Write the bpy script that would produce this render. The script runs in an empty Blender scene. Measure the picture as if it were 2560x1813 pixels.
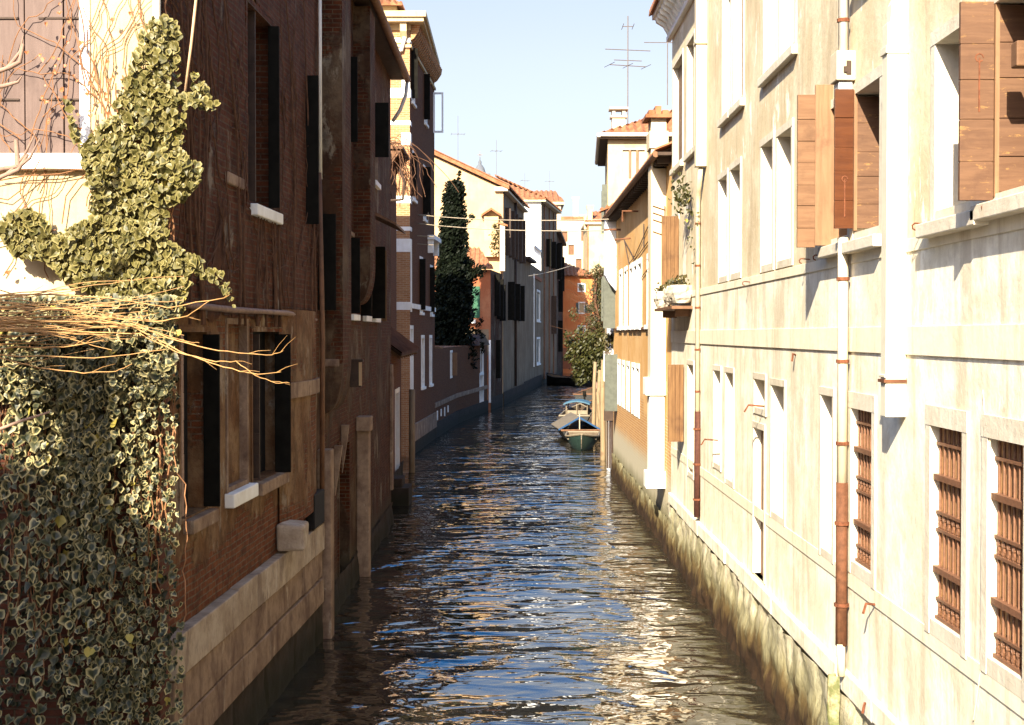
import bpy, math, random
from mathutils import Vector, Matrix, noise
random.seed(11)
sc = bpy.context.scene
R = math.radians
# ------------------------------------------------------------------ camera
F = 3500.0; HOR = 835.0; CZ = 5.0
TH = math.atan((906.5 - HOR) / F)
cam_d = bpy.data.cameras.new("camera"); cam = bpy.data.objects.new("camera", cam_d)
sc.collection.objects.link(cam); sc.camera = cam
cam_d.sensor_width = 36; cam_d.lens = F / 2560 * 36
cam_d.clip_start = .1; cam_d.clip_end = 3000
cam.location = (0, 0, CZ); cam.rotation_euler = (R(90) - TH, 0, 0)
# ------------------------------------------------------------------ light
LD = Vector((1.0, 3.5, -2.1)).normalized()          # direction the sunlight travels
world = bpy.data.worlds.new("World"); sc.world = world; world.use_nodes = True
wn = world.node_tree; bg = wn.nodes["Background"]
sky = wn.nodes.new("ShaderNodeTexSky"); sky.sky_type = 'NISHITA'; sky.sun_disc = False
sky.sun_elevation = math.asin(-LD.z); sky.sun_rotation = R(180) + math.atan2(1, 3.5)
sky.air_density = 1.0; sky.dust_density = 2.0; sky.ozone_density = 2.4
hs = wn.nodes.new("ShaderNodeHueSaturation"); 
tcw = wn.nodes.new("ShaderNodeTexCoord"); spw = wn.nodes.new("ShaderNodeSeparateXYZ"); wn.links.new(tcw.outputs['Generated'], spw.inputs[0])
def wramp(a, b, lo, hi):
    r = wn.nodes.new("ShaderNodeMapRange"); r.interpolation_type = 'SMOOTHSTEP'; wn.links.new(spw.outputs[2], r.inputs[0])
    for i, v in enumerate((a, b, lo, hi)): r.inputs[1 + i].default_value = v
    return r.outputs[0]
wn.links.new(wramp(.18, .5, .50, 1.4), hs.inputs['Saturation']); wn.links.new(wramp(.2, .6, .80, 2.0), hs.inputs['Value'])
hs.inputs['Hue'].default_value = .5; wn.links.new(sky.outputs[0], hs.inputs['Color']); gr = wn.nodes.new("ShaderNodeMix"); gr.data_type = 'RGBA'; gr.blend_type = 'MULTIPLY'; gr.inputs[0].default_value = 1; gr.inputs[7].default_value = (1.0, .99, 1.01, 1)
wn.links.new(hs.outputs[0], gr.inputs[6]); wn.links.new(gr.outputs[2], bg.inputs[0]); bg.inputs[1].default_value = .06
sun_d = bpy.data.lights.new("sun", 'SUN'); sun = bpy.data.objects.new("sun", sun_d)
sc.collection.objects.link(sun); sun_d.energy = 5.0; sun_d.angle = R(.5); sun_d.color = (1, .91, .73)
sun.rotation_euler = LD.to_track_quat('-Z', 'Y').to_euler(); sun.location = (-20, -60, 60)
sc.view_settings.view_transform = 'Standard'; sc.view_settings.look = 'None'
sc.view_settings.gamma = 1; sc.view_settings.exposure = 1.95
sc.render.engine = 'CYCLES'
sc.cycles.max_bounces = 8; sc.cycles.diffuse_bounces = 4
# ------------------------------------------------------------------ geometry helpers
def ray(u, v):
    dx = (u - 1280) / F; dy = -(v - 906.5) / F
    return Vector((dx, math.cos(TH) + dy * math.sin(TH), -math.sin(TH) + dy * math.cos(TH)))
def at(u, v, Y):
    d = ray(u, v); t = Y / d.y
    return Vector((d.x * t, Y, CZ + d.z * t))
class Wall:
    """vertical wall from A to B (house footprints run counter-clockwise, so the outside is on the right)"""
    def __init__(s, A, B, z0=0, z1=1, mi=0):
        s.A = Vector((A[0], A[1], 0)); s.B = Vector((B[0], B[1], 0)); d = s.B - s.A
        s.L = d.length; s.t = d / s.L; s.n = Vector((s.t.y, -s.t.x, 0)); s.z0 = z0; s.z1 = z1; s.mi = mi; s.holes = []
    def P(s, a, n, z): return s.A + s.t * a + s.n * n + Vector((0, 0, z))
    def px(s, u, v):
        d = ray(u, v); k = (s.A).dot(s.n) / d.dot(s.n)
        p = Vector((0, 0, CZ)) + d * k
        return (p - s.A).dot(s.t), p.z
    def sy(s, y): return (y - s.A.y) / s.t.y
class M:
    def __init__(s): s.v = []; s.f = []; s.mi = []; s.col = []
    def add(s, vs, fs, mi=0):
        b = len(s.v); s.v += [tuple(p) for p in vs]
        for f in fs: s.f.append(tuple(b + i for i in f)); s.mi.append(mi)
    def quad(s, a, b, c, d, mi=0): s.add([a, b, c, d], [(0, 1, 2, 3)], mi)
    def poly(s, ps, mi=0): s.add(ps, [tuple(range(len(ps)))], mi)
    def box(s, o, x, y, z, mi=0):
        o, x, y, z = map(Vector, (o, x, y, z))
        fs = [(0, 3, 2, 1), (4, 5, 6, 7), (0, 1, 5, 4), (1, 2, 6, 5), (2, 3, 7, 6), (3, 0, 4, 7)]
        if x.cross(y).dot(z) < 0: fs = [f[::-1] for f in fs]
        s.add([o, o + x, o + x + y, o + y, o + z, o + x + z, o + x + y + z, o + y + z], fs, mi)
    def bx(s, x0, x1, y0, y1, z0, z1, mi=0):
        s.box((x0, y0, z0), (x1 - x0, 0, 0), (0, y1 - y0, 0), (0, 0, z1 - z0), mi)
    def wb(s, w, s0, s1, n0, n1, z0, z1, mi=0):
        s.box(w.P(s0, n0, z0), w.t * (s1 - s0), w.n * (n1 - n0), (0, 0, z1 - z0), mi)
    def prism(s, ps, vec, mi=0):
        ps = [Vector(p) for p in ps]; vec = Vector(vec); n = len(ps)
        nn = Vector((0, 0, 0))
        for i in range(n): nn += ps[i].cross(ps[(i + 1) % n])
        if nn.dot(vec) > 0: ps = ps[::-1]
        vs = ps + [p + vec for p in ps]
        fs = [tuple(range(n)), tuple(range(2 * n - 1, n - 1, -1))] + [(i, i + n, (i + 1) % n + n, (i + 1) % n)[::1] for i in range(n)]
        s.add(vs, fs, mi)
    def tube(s, pts, r, n=6, mi=0, cap=True):
        pts = [Vector(p) for p in pts]; m = len(pts)
        rr = r if isinstance(r, (list, tuple)) else [r] * m
        vs = []; up = None
        for i, p in enumerate(pts):
            d = (pts[min(i + 1, m - 1)] - pts[max(i - 1, 0)])
            if d.length < 1e-9: d = Vector((0, 0, 1))
            d.normalize()
            if up is None: up = Vector((0, 0, 1)) if abs(d.z) < .9 else Vector((1, 0, 0))
            a = d.cross(up)
            if a.length < 1e-4: a = d.cross(Vector((.3, 1, .2)))
            a.normalize(); b = a.cross(d); up = b
            for k in range(n):
                an = 2 * math.pi * k / n
                vs.append(p + (a * math.cos(an) + b * math.sin(an)) * rr[i])
        fs = []
        for i in range(m - 1):
            for k in range(n):
                fs.append((i * n + k, (i + 1) * n + k, (i + 1) * n + (k + 1) % n, i * n + (k + 1) % n))
        if cap: fs += [tuple(range(n)), tuple(range(m * n - 1, (m - 1) * n - 1, -1))]
        s.add(vs, fs, mi)
    def grid(s, fn, nu, nv, mi=0):
        vs = [fn(i / nu, j / nv) for j in range(nv + 1) for i in range(nu + 1)]; w = nu + 1
        s.add(vs, [(j * w + i, j * w + i + 1, (j + 1) * w + i + 1, (j + 1) * w + i) for j in range(nv) for i in range(nu)], mi)
    def build(s, name, mats, parent=None, smooth=False, bevel=0, col=None):
        me = bpy.data.meshes.new(name); me.from_pydata(s.v, [], s.f)
        if not isinstance(mats, (list, tuple)): mats = [mats]
        for m in mats: me.materials.append(m)
        me.polygons.foreach_set("material_index", s.mi)
        if smooth: me.polygons.foreach_set("use_smooth", [True] * len(s.f))
        uv = me.uv_layers.new(name="UVMap"); out = []
        for p in me.polygons:
            n = p.normal
            if abs(n.z) < .75:
                t = Vector((-n.y, n.x, 0)); t.normalize()
                for i in p.vertices:
                    c = me.vertices[i].co; out += [c.dot(t), c.z]
            else:
                for i in p.vertices:
                    c = me.vertices[i].co; out += [c.x, c.y]
        uv.data.foreach_set("uv", out)
        if col:
            at_ = me.color_attributes.new("tint", 'FLOAT_COLOR', 'POINT')
            at_.data.foreach_set("color", [c for q in col for c in (q[0], q[1], q[2], 1.0)])
        o = bpy.data.objects.new(name, me); sc.collection.objects.link(o)
        if parent is not None:
            o.parent = parent
            if parent.type == 'EMPTY': o.matrix_parent_inverse = Matrix.Translation(-parent.location)
        if bevel:
            b = o.modifiers.new("bevel", 'BEVEL'); b.width = bevel; b.segments = 2; b.limit_method = 'ANGLE'
        return o
def thing(name, label, cat, loc=(0, 0, 0), group=None):
    o = bpy.data.objects.new(name, None); sc.collection.objects.link(o); o.location = loc
    o.empty_display_size = .3; o['label'] = label; o['category'] = cat
    if group: o['group'] = group
    return o
def tag(o, label, cat, group=None):
    o['label'] = label; o['category'] = cat
    if group: o['group'] = group
    return o
def struct(o): o['kind'] = 'structure'; return o
# ------------------------------------------------------------------ material helpers
class G:
    def __init__(s, name, bump_dist=.01):
        s.m = bpy.data.materials.new(name); s.m.use_nodes = True; s.nt = s.m.node_tree
        s.b = s.nt.nodes["Principled BSDF"]; s.geo = None
    def n(s, typ, ins=None, out=0, **props):
        nd = s.nt.nodes.new("ShaderNode" + typ)
        for k, v in props.items(): setattr(nd, k, v)
        for k, v in (ins or {}).items(): s.set(nd.inputs[k], v)
        return nd.outputs[out]
    def set(s, inp, v):
        if isinstance(v, bpy.types.NodeSocket): s.nt.links.new(v, inp)
        elif isinstance(v, (tuple, list)) and len(v) == 3 and inp.type == 'RGBA': inp.default_value = (*v, 1)
        else: inp.default_value = v
    def pos(s): return s.n("NewGeometry", out=0)
    def uv(s): return s.n("UVMap")
    def scaled(s, sc_, vec=None, off=(0, 0, 0)):
        return s.n("Mapping", {0: vec or s.pos(), 3: sc_, 1: off})
    def noise(s, scale, detail=5, rough=.6, vec=None, dist=0.0, col=False):
        return s.n("TexNoise", {'Vector': vec or s.pos(), 'Scale': scale, 'Detail': detail, 'Roughness': rough, 'Distortion': dist}, out=1 if col else 0)
    def step(s, x, a, b, lo=0.0, hi=1.0):
        return s.n("MapRange", {0: x, 1: a, 2: b, 3: lo, 4: hi}, interpolation_type='SMOOTHSTEP')
    def mix(s, f, a, b, mode='MIX'):
        nd = s.nt.nodes.new("ShaderNodeMix"); nd.data_type = 'RGBA'; nd.blend_type = mode
        s.set(nd.inputs[0], f); s.set(nd.inputs[6], a); s.set(nd.inputs[7], b); return nd.outputs[2]
    def math(s, op, a, b=0.0):
        nd = s.nt.nodes.new("ShaderNodeMath"); nd.operation = op; s.set(nd.inputs[0], a); s.set(nd.inputs[1], b); return nd.outputs[0]
    def z(s, vec=None):
        nd = s.nt.nodes.new("ShaderNodeSeparateXYZ"); s.set(nd.inputs[0], vec or s.pos()); return nd.outputs[2]
    def bump(s, h, strength=.4, dist=.02, nrm=None):
        ins = {'Strength': strength, 'Distance': dist, 'Height': h}
        if nrm is not None: ins['Normal'] = nrm
        return s.n("Bump", ins)
    def done(s, col, rough=.85, nrm=None, spec=.25, **kw):
        s.set(s.b.inputs['Base Color'], col); s.set(s.b.inputs['Roughness'], rough)
        s.set(s.b.inputs['Specular IOR Level'], spec)
        if nrm is not None: s.set(s.b.inputs['Normal'], nrm)
        for k, v in kw.items(): s.set(s.b.inputs[k], v)
        return s.m
def brick_tex(g, c1, c2, mortar, w=.26, h=.075, mo=.011, wobble=.012):
    vec = g.n("Mapping", {0: g.uv(), 3: (1, 1, 1)})
    wob = g.noise(3.0, 2, .5, col=True)
    vec2 = g.mix(wobble, vec, wob, 'ADD')
    nd = g.nt.nodes.new("ShaderNodeTexBrick"); g.set(nd.inputs['Vector'], vec2)
    for k, v in (('Color1', c1), ('Color2', c2), ('Mortar', mortar), ('Scale', 1.0), ('Mortar Size', mo), ('Mortar Smooth', .3), ('Bias', 0.0), ('Brick Width', w), ('Row Height', h)): g.set(nd.inputs[k], v)
    return nd.outputs[0], nd.outputs[1]
def masonry(name, c1, c2, dirt, streak=.5, bc=None, expose=(.55, .62), pscale=.45, tide=None, spots=.25, bump=.35, zlow=None, grain=1.0, streak_rng=(.5, .72), brickmix=.5, lower=None, scraps=None, sz=.28, g2=.35, wob=.012):
    """plaster c1/c2 with rain streaks of dirt; bc = (brick1, brick2, mortar) shows where the plaster has come off;
    zlow = (z, soft) bares more brick below that height; tide = list of (z, colour) weed bands above the water"""
    g = G(name)
    n1 = g.noise(pscale * 1.3, 6, .62)
    col = g.mix(g.step(n1, .40, .62), c1, c2)
    if lower:
        zl = g.math('ADD', g.z(), g.math('MULTIPLY', g.math('SUBTRACT', g.noise(1.5, 5, .7), .5), .3))
        col = g.mix(g.step(zl, lower[0] + .06, lower[0] - .06), col, g.mix(g.step(n1, .38, .6), lower[1], lower[2]))
    if scraps: col = g.mix(g.step(g.noise(1.0, 7, .7, g.scaled((1.6, 1.6, .7), off=(8, 3, 1))), scraps[1], scraps[1] + .05), col, scraps[0])
    st = g.noise(1.0, 7, .68, g.scaled((2.1, 2.1, sz)), .8)
    col = g.mix(g.math('MULTIPLY', g.step(st, *streak_rng), streak), col, dirt)
    st2 = g.noise(1.0, 4, .6, g.scaled((11, 11, .8), off=(3, 1, 2)), 1.0)
    col = g.mix(g.math('MULTIPLY', g.step(st2, .58, .8), streak * g2), col, dirt)
    sp = g.noise(9 * grain, 5, .7)
    col = g.mix(g.math('MULTIPLY', g.step(sp, .42, .7), spots), col, g.mix(.5, col, dirt))
    h = g.math('ADD', g.math('MULTIPLY', g.noise(14 * grain, 6, .65), .6), g.math('MULTIPLY', n1, .5))
    if bc:
        b, bf = brick_tex(g, *bc, wobble=wob)
        bn = g.noise(5, 4, .7)
        b = g.mix(g.step(bn, .35, .75), b, g.mix(brickmix, b, dirt))
        e = g.noise(pscale, 7, .68, off_vec(g))
        if zlow:
            zz = g.step(g.z(), zlow[0] + zlow[1], zlow[0] - zlow[1])
            e = g.math('ADD', e, g.math('MULTIPLY', zz, .3))
        mask = g.step(e, *expose)
        col = g.mix(mask, col, b)
        hb = g.math('MULTIPLY', bf, -.8)
        h = g.math('ADD', h, g.math('MULTIPLY', mask, g.math('ADD', hb, -.35)))
    if tide:
        zz = g.math('ADD', g.z(), g.math('MULTIPLY', g.math('SUBTRACT', g.noise(1.0, 6, .7, g.scaled((2.5, 2.5, .6))), .5), tide[0]))
        for zt, ct, soft in tide[1]:
            col = g.mix(g.step(zz, zt + soft, zt - soft), col, ct)
    return g.done(col, .9, g.bump(h, bump, .03), .15)
def off_vec(g): return g.scaled((1, 1, .8), off=(13.1, 4.2, 7.7))
# ------------------------------------------------------------------ materials
def plain(name, c, rough=.7, var=.25, scale=6, spec=.3, bump=.15, metal=0.0, streak=None):
    g = G(name); n1 = g.noise(scale, 5, .6)
    col = g.mix(g.step(n1, .35, .7), c, tuple(x * (1 - var) for x in c))
    if streak: col = g.mix(g.step(g.noise(1, 5, .65, g.scaled((9, 9, .5))), .5, .75), col, streak)
    return g.done(col, rough, g.bump(g.noise(scale * 4, 4, .6), bump, .01), spec, Metallic=metal)
def wood(name, c1, c2, dark, horiz=True, rough=.65, peel=None):
    g = G(name); sv = (2.0, 2.0, 22) if horiz else (22, 22, 1.6)
    n1 = g.noise(1.0, 6, .65, g.scaled(sv), .4)
    col = g.mix(g.step(n1, .35, .65), c1, c2)
    col = g.mix(g.step(g.noise(2.2, 6, .7), .5, .75, 0, .7), col, dark)
    if peel: col = g.mix(g.step(g.noise(1.0, 6, .75, g.scaled((5, 5, 16))), .58, .66), col, peel)
    return g.done(col, rough, g.bump(n1, .35, .006), .3)
WEED = [(1.0, (.30, .27, .17), .18), (.62, (.14, .13, .06), .16), (.30, (.045, .03, .014), .12)]
m_cream = masonry("cream_stucco", (.56, .455, .29), (.66, .56, .39), (.33, .245, .15), .46, ((.42, .19, .075), (.48, .25, .11), (.62, .50, .33)), (.72, .74), pscale=.9, spots=.45, bump=.35, lower=(5.8, (.82, .76, .61), (.68, .605, .45)), streak_rng=(.47, .66), scraps=((.84, .78, .64), .58), sz=.30)
m_frame = masonry("weathered_frame_stone", (.60, .54, .43), (.54, .47, .36), (.34, .26, .16), .35, pscale=1.3, spots=.35, bump=.4)
m_band = masonry("pale_stucco_band", (.70, .62, .46), (.74, .66, .50), (.38, .27, .14), .5, pscale=.5, spots=.3, bump=.25)
m_stone = masonry("istrian_stone", (.78, .76, .71), (.70, .67, .60), (.45, .38, .28), .25, pscale=1.2, spots=.3, bump=.3)
m_ledge = masonry("stone_ledge", (.74, .69, .58), (.66, .58, .44), (.36, .27, .15), .5, pscale=1.5, spots=.5, bump=.5)
m_moss = masonry("weedy_base_stone", (.52, .46, .33), (.36, .33, .21), (.15, .12, .06), .7, pscale=1.6, spots=.7, bump=.9,
                 tide=(1.3, [(.88, (.25, .22, .12), .22), (.60, (.10, .066, .025), .16), (.33, (.032, .017, .008), .14)]))
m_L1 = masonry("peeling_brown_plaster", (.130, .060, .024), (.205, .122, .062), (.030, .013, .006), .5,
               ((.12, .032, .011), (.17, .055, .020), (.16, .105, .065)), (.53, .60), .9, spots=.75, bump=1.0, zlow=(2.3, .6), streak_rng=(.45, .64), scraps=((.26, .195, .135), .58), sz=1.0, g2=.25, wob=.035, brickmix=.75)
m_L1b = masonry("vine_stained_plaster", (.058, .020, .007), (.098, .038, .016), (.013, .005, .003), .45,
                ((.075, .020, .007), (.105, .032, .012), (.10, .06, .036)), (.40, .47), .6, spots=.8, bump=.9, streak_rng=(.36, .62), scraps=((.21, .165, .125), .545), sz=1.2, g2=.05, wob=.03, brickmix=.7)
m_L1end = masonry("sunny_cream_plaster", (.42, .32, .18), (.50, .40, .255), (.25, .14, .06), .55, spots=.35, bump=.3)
m_plinth = masonry("worn_stone_blocks", (.29, .20, .132), (.20, .13, .085), (.070, .036, .028), .55, pscale=1.4, spots=.7, bump=.8, streak_rng=(.48, .62), scraps=((.40, .315, .225), .58), sz=.9)
m_plinth_t = masonry("pale_top_course_stone", (.40, .32, .235), (.30, .225, .155), (.10, .06, .045), .5, pscale=1.2, spots=.6, bump=.7, streak_rng=(.52, .64), scraps=((.46, .38, .29), .58), sz=.9)
m_plinth_d = masonry("wet_stone", (.045, .032, .023), (.03, .022, .015), (.02, .015, .01), .8, pscale=1.4, bump=.8,
                     tide=(.6, [(.35, (.02, .018, .010), .2)]))
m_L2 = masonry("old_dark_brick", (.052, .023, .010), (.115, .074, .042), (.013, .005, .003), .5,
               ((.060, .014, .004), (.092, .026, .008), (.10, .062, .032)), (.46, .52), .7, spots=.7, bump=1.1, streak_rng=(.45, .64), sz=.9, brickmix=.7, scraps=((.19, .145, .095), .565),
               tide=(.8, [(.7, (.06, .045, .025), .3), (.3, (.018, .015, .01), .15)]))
m_L3 = masonry("shade_darkened_brick", (.088, .025, .007), (.105, .036, .011), (.034, .010, .004), .5,
               ((.085, .022, .006), (.115, .036, .011), (.105, .060, .028)), (.12, .2), .6, spots=.3, bump=.5, brickmix=.25)  # darkened for the shaded canal faces; shade is put into the colour
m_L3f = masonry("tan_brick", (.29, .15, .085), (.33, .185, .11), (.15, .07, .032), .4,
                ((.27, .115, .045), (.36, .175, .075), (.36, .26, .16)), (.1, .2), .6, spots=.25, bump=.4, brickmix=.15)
m_orange = masonry("orange_stucco", (.52, .29, .10), (.60, .37, .16), (.34, .16, .06), .45,
                   ((.42, .19, .06), (.52, .27, .09), (.55, .42, .24)), (.62, .68), .5, spots=.3, bump=.3, zlow=(2.8, .8), brickmix=.15,
                   tide=(.6, [(1.7, (.46, .40, .28), .3), (.9, (.24, .21, .12), .25), (.35, (.05, .035, .015), .15)]))
m_white = masonry("white_stucco", (.74, .74, .73), (.68, .68, .66), (.45, .42, .38), .25, spots=.15, bump=.2)
m_cream2 = masonry("peach_stucco", (.40, .27, .145), (.44, .31, .18), (.30, .18, .09), .3, spots=.25, bump=.2)
m_yellow = masonry("yellow_cream_stucco", (.42, .31, .165), (.48, .37, .22), (.33, .20, .085), .4, spots=.25, bump=.2)
m_salmon = masonry("salmon_stucco", (.25, .080, .036), (.30, .125, .063), (.14, .055, .03), .5, spots=.4, bump=.3)
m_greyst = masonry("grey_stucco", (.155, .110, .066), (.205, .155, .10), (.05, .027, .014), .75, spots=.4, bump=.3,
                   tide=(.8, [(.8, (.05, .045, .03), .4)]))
m_red = masonry("red_stucco", (.50, .145, .045), (.54, .19, .065), (.20, .06, .03), .45, spots=.25, bump=.2)
m_pale = masonry("pale_far_stucco", (.38, .31, .225), (.42, .355, .28), (.30, .235, .16), .2, spots=.15, bump=.1)
m_far = masonry("grey_far_stone", (.09, .095, .11), (.11, .115, .125), (.07, .075, .085), .2, bump=.1)
m_gbrick = masonry("garden_brick", (.06, .024, .015), (.08, .036, .023), (.04, .018, .012), .5,
                   ((.075, .022, .012), (.10, .034, .018), (.08, .05, .03)), (.3, .42), .7, spots=.5, bump=.7,
                   tide=(.8, [(.9, (.05, .04, .025), .4)]))
m_conc = masonry("chimney_render", (.50, .41, .27), (.56, .48, .35), (.36, .24, .12), .3, spots=.3, bump=.3)
m_board = wood("brown_shutter_boards", (.085, .038, .017), (.115, .055, .026), (.055, .022, .010), True, .6, (.22, .115, .035))
m_board2 = wood("tan_shutter_boards", (.125, .060, .027), (.16, .082, .039), (.075, .033, .014), True, .7)
m_gloss = wood("varnished_shutter", (.065, .020, .007), (.085, .027, .009), (.04, .012, .005), True, .3)
m_strip = wood("shutter_batten", (.165, .082, .037), (.205, .112, .055), (.095, .038, .016), False, .6)
m_vboard = wood("mauve_brown_boards", (.090, .055, .044), (.110, .070, .057), (.06, .034, .027), False, .65)
m_pink = wood("faded_pinkish_board", (.22, .13, .09), (.26, .165, .115), (.14, .075, .045), True, .7)
m_oldbrown = wood("weathered_brown_shutter", (.10, .047, .017), (.15, .078, .030), (.05, .021, .009), False, .8)
m_dark = plain("black_green_paint", (.010, .009, .007), .9, .4, 6, .06)
m_dkbrown = plain("dark_brown_wood", (.05, .028, .017), .7, .4)
m_dkbr2 = plain("brown_wood", (.16, .075, .035), .7, .4, streak=(.08, .04, .02))
m_green = plain("green_paint", (.02, .09, .045), .6, .3)
m_ggrn = plain("grey_green_paint", (.075, .08, .062), .6, .3)
m_glass = plain("dark_pane", (.02, .02, .022), .12, .3, spec=.5, bump=0)
m_void = plain("dark_interior", (.010, .008, .007), .9, .3)
m_rust = plain("rusty_iron", (.16, .055, .025), .85, .5, 20, .2, .4, streak=(.09, .03, .018))
m_rustp = plain("rust_red_pipe", (.125, .050, .024), .8, .4, 14, .2, .3, streak=(.20, .095, .045))
m_rustd = plain("dark_rust_pipe", (.060, .022, .015), .8, .4, 14, .2, .3, streak=(.10, .04, .025))
m_grille = plain("brown_grille_iron", (.17, .075, .036), .6, .35, 25, .4, .3)
m_gboard = wood("grille_back_boards", (.36, .18, .075), (.42, .23, .10), (.26, .11, .05), False, .7)
m_pipe = plain("cream_painted_pipe", (.52, .45, .31), .5, .15, 5, .4, .05, streak=(.50, .38, .22))
m_duct = plain("off_white_duct", (.60, .55, .42), .5, .1, 4, .4, .05)
m_wpipe = plain("white_pipe", (.56, .52, .45), .5, .12, 4, .4, .05)
m_steel = plain("grey_metal", (.33, .33, .33), .5, .2, 9, .5, .1, .3)
m_tile = None
g = G("terracotta_tiles"); tn = g.noise(2.6, 3, .6, g.scaled((1, 1, 1)))
tc = g.mix(g.step(tn, .35, .65), (.20, .072, .030), (.28, .125, .06)); tc = g.mix(g.step(g.noise(7, 4, .7), .5, .75), tc, (.17, .09, .055))
m_tile = g.done(tc, .85, g.bump(g.noise(20, 4, .6), .3, .01), .2)
m_oldtile = plain("dark_old_tiles", (.085, .036, .018), .9, .5, 3, .1, .4)  # darker than the other roof tiles
m_wire = plain("pale_wire", (.42, .34, .24), .6, .1)
m_dwire = plain("dark_cable", (.06, .045, .04), .7, .2)
m_ant = plain("antenna_metal", (.13, .105, .095), .5, .2, 9, .4, .05, .2)
m_pole = wood("mooring_pole_wood", (.17, .115, .062), (.21, .15, .085), (.09, .052, .025), False, .8)
m_twig = plain("orange_willow_bark", (.40, .215, .075), .55, .3, 8, .3)
m_vine = plain("dry_vine_bark", (.11, .055, .032), .9, .4, 8, .1)
m_vine2 = plain("brown_vine_stem", (.26, .125, .06), .9, .35, 8, .1)
m_cane = plain("tan_cane", (.52, .33, .19), .6, .2, 8)
m_stick = plain("grey_brown_branch", (.24, .15, .11), .8, .35, 9)
def leafmat(name, ca, cb, edge, trans=.25, spec=.4):
    g = G(name)
    a = g.nt.nodes.new("ShaderNodeVertexColor"); a.layer_name = "tint"
    sp = g.nt.nodes.new("ShaderNodeSeparateColor"); g.set(sp.inputs[0], a.outputs[0])
    rim, rnd, old = sp.outputs[0], sp.outputs[1], sp.outputs[2]
    col = g.mix(rnd, ca, cb)
    col = g.mix(g.math('MULTIPLY', g.step(rim, .45, .95), g.step(old, .0, .9, .15, 1.0)), col, edge)
    col = g.mix(g.step(old, .985, .99), col, (.33, .26, .05))
    g.done(col, .5, None, spec)
    tr = g.nt.nodes.new("ShaderNodeBsdfTranslucent"); g.set(tr.inputs[0], col)
    mx = g.nt.nodes.new("ShaderNodeMixShader"); mx.inputs[0].default_value = trans
    g.nt.links.new(g.b.outputs[0], mx.inputs[1]); g.nt.links.new(tr.outputs[0], mx.inputs[2])
    g.nt.links.new(mx.outputs[0], g.nt.nodes["Material Output"].inputs[0]); return g.m
m_ivy = leafmat("ivy_leaf", (.042, .041, .009), (.120, .102, .026), (.26, .215, .075))
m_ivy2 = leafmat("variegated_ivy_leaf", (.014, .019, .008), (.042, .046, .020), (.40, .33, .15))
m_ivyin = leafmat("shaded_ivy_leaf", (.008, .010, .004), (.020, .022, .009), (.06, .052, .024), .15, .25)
m_leaf = leafmat("yellow_green_leaf", (.026, .030, .006), (.062, .056, .012), (.075, .065, .02))
m_brown = leafmat("brown_twiggy_leaf", (.042, .040, .012), (.080, .064, .020), (.09, .07, .025))
m_cyp = leafmat("cypress_foliage", (.004, .006, .0035), (.009, .012, .006), (.012, .014, .007), .05, .08)
# water
g = G("canal_water")
vec = g.pos()
w1 = g.noise(1.0, 1, .45, g.scaled((.50, .85, 1)), .8)
w2 = g.noise(1.0, 1, .45, g.scaled((1.5, 2.5, 1), off=(5, 3, 0)), .7)
w3 = g.noise(1.0, 1, .5, g.scaled((6, 9, 1)), .3)
calm = g.step(g.noise(.22, 2, .5), .35, .65, .55, 1.25)
hh = g.math('MULTIPLY', calm, g.math('ADD', g.math('MULTIPLY', w1, 1.0), g.math('ADD', g.math('MULTIPLY', w2, .44), g.math('MULTIPLY', w3, .05))))
m_water = g.done((.020, .017, .011), .012, g.bump(hh, 1.0, .15), .5, IOR=2.1)
m_bed = plain("canal_mud", (.05, .042, .03), .9)
# ------------------------------------------------------------------ houses and their parts
class House:
    def __init__(s, name, label, foot, z0, z1, mats, cat="house", mi=None):
        s.root = thing(name, label, cat, (foot[0][0], foot[0][1], max(z0, 0)))
        s.mats = mats if isinstance(mats, (list, tuple)) else [mats]; s.foot = foot; s.z0 = z0; s.z1 = z1
        n = len(foot); s.w = [Wall(foot[i], foot[(i + 1) % n], z0, z1, (mi[i] if mi else 0)) for i in range(n)]
        s.extra = M()
    def finish(s, cap=True):
        m = s.extra
        for w in s.w:
            ss = sorted(set([0, w.L] + [min(max(x, 0), w.L) for h in w.holes for x in h[:2]]))
            zz = sorted(set([w.z0, w.z1] + [min(max(x, w.z0), w.z1) for h in w.holes for x in h[2:4]]))
            for i in range(len(ss) - 1):
                for j in range(len(zz) - 1):
                    a, b, c, d = ss[i], ss[i + 1], zz[j], zz[j + 1]
                    if b - a < 1e-5 or d - c < 1e-5: continue
                    cs, cz = (a + b) / 2, (c + d) / 2
                    if any(h[0] < cs < h[1] and h[2] < cz < h[3] for h in w.holes): continue
                    m.quad(w.P(a, 0, c), w.P(b, 0, c), w.P(b, 0, d), w.P(a, 0, d), w.mi)
        if cap: m.poly([(p[0], p[1], s.z1) for p in s.foot], 0)
        s.wall = m.build("wall", s.mats, s.root)
        return s
    def part(s, name, m, mats, parent=None, **k): return m.build(name, mats, parent or s.root, **k)
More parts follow.
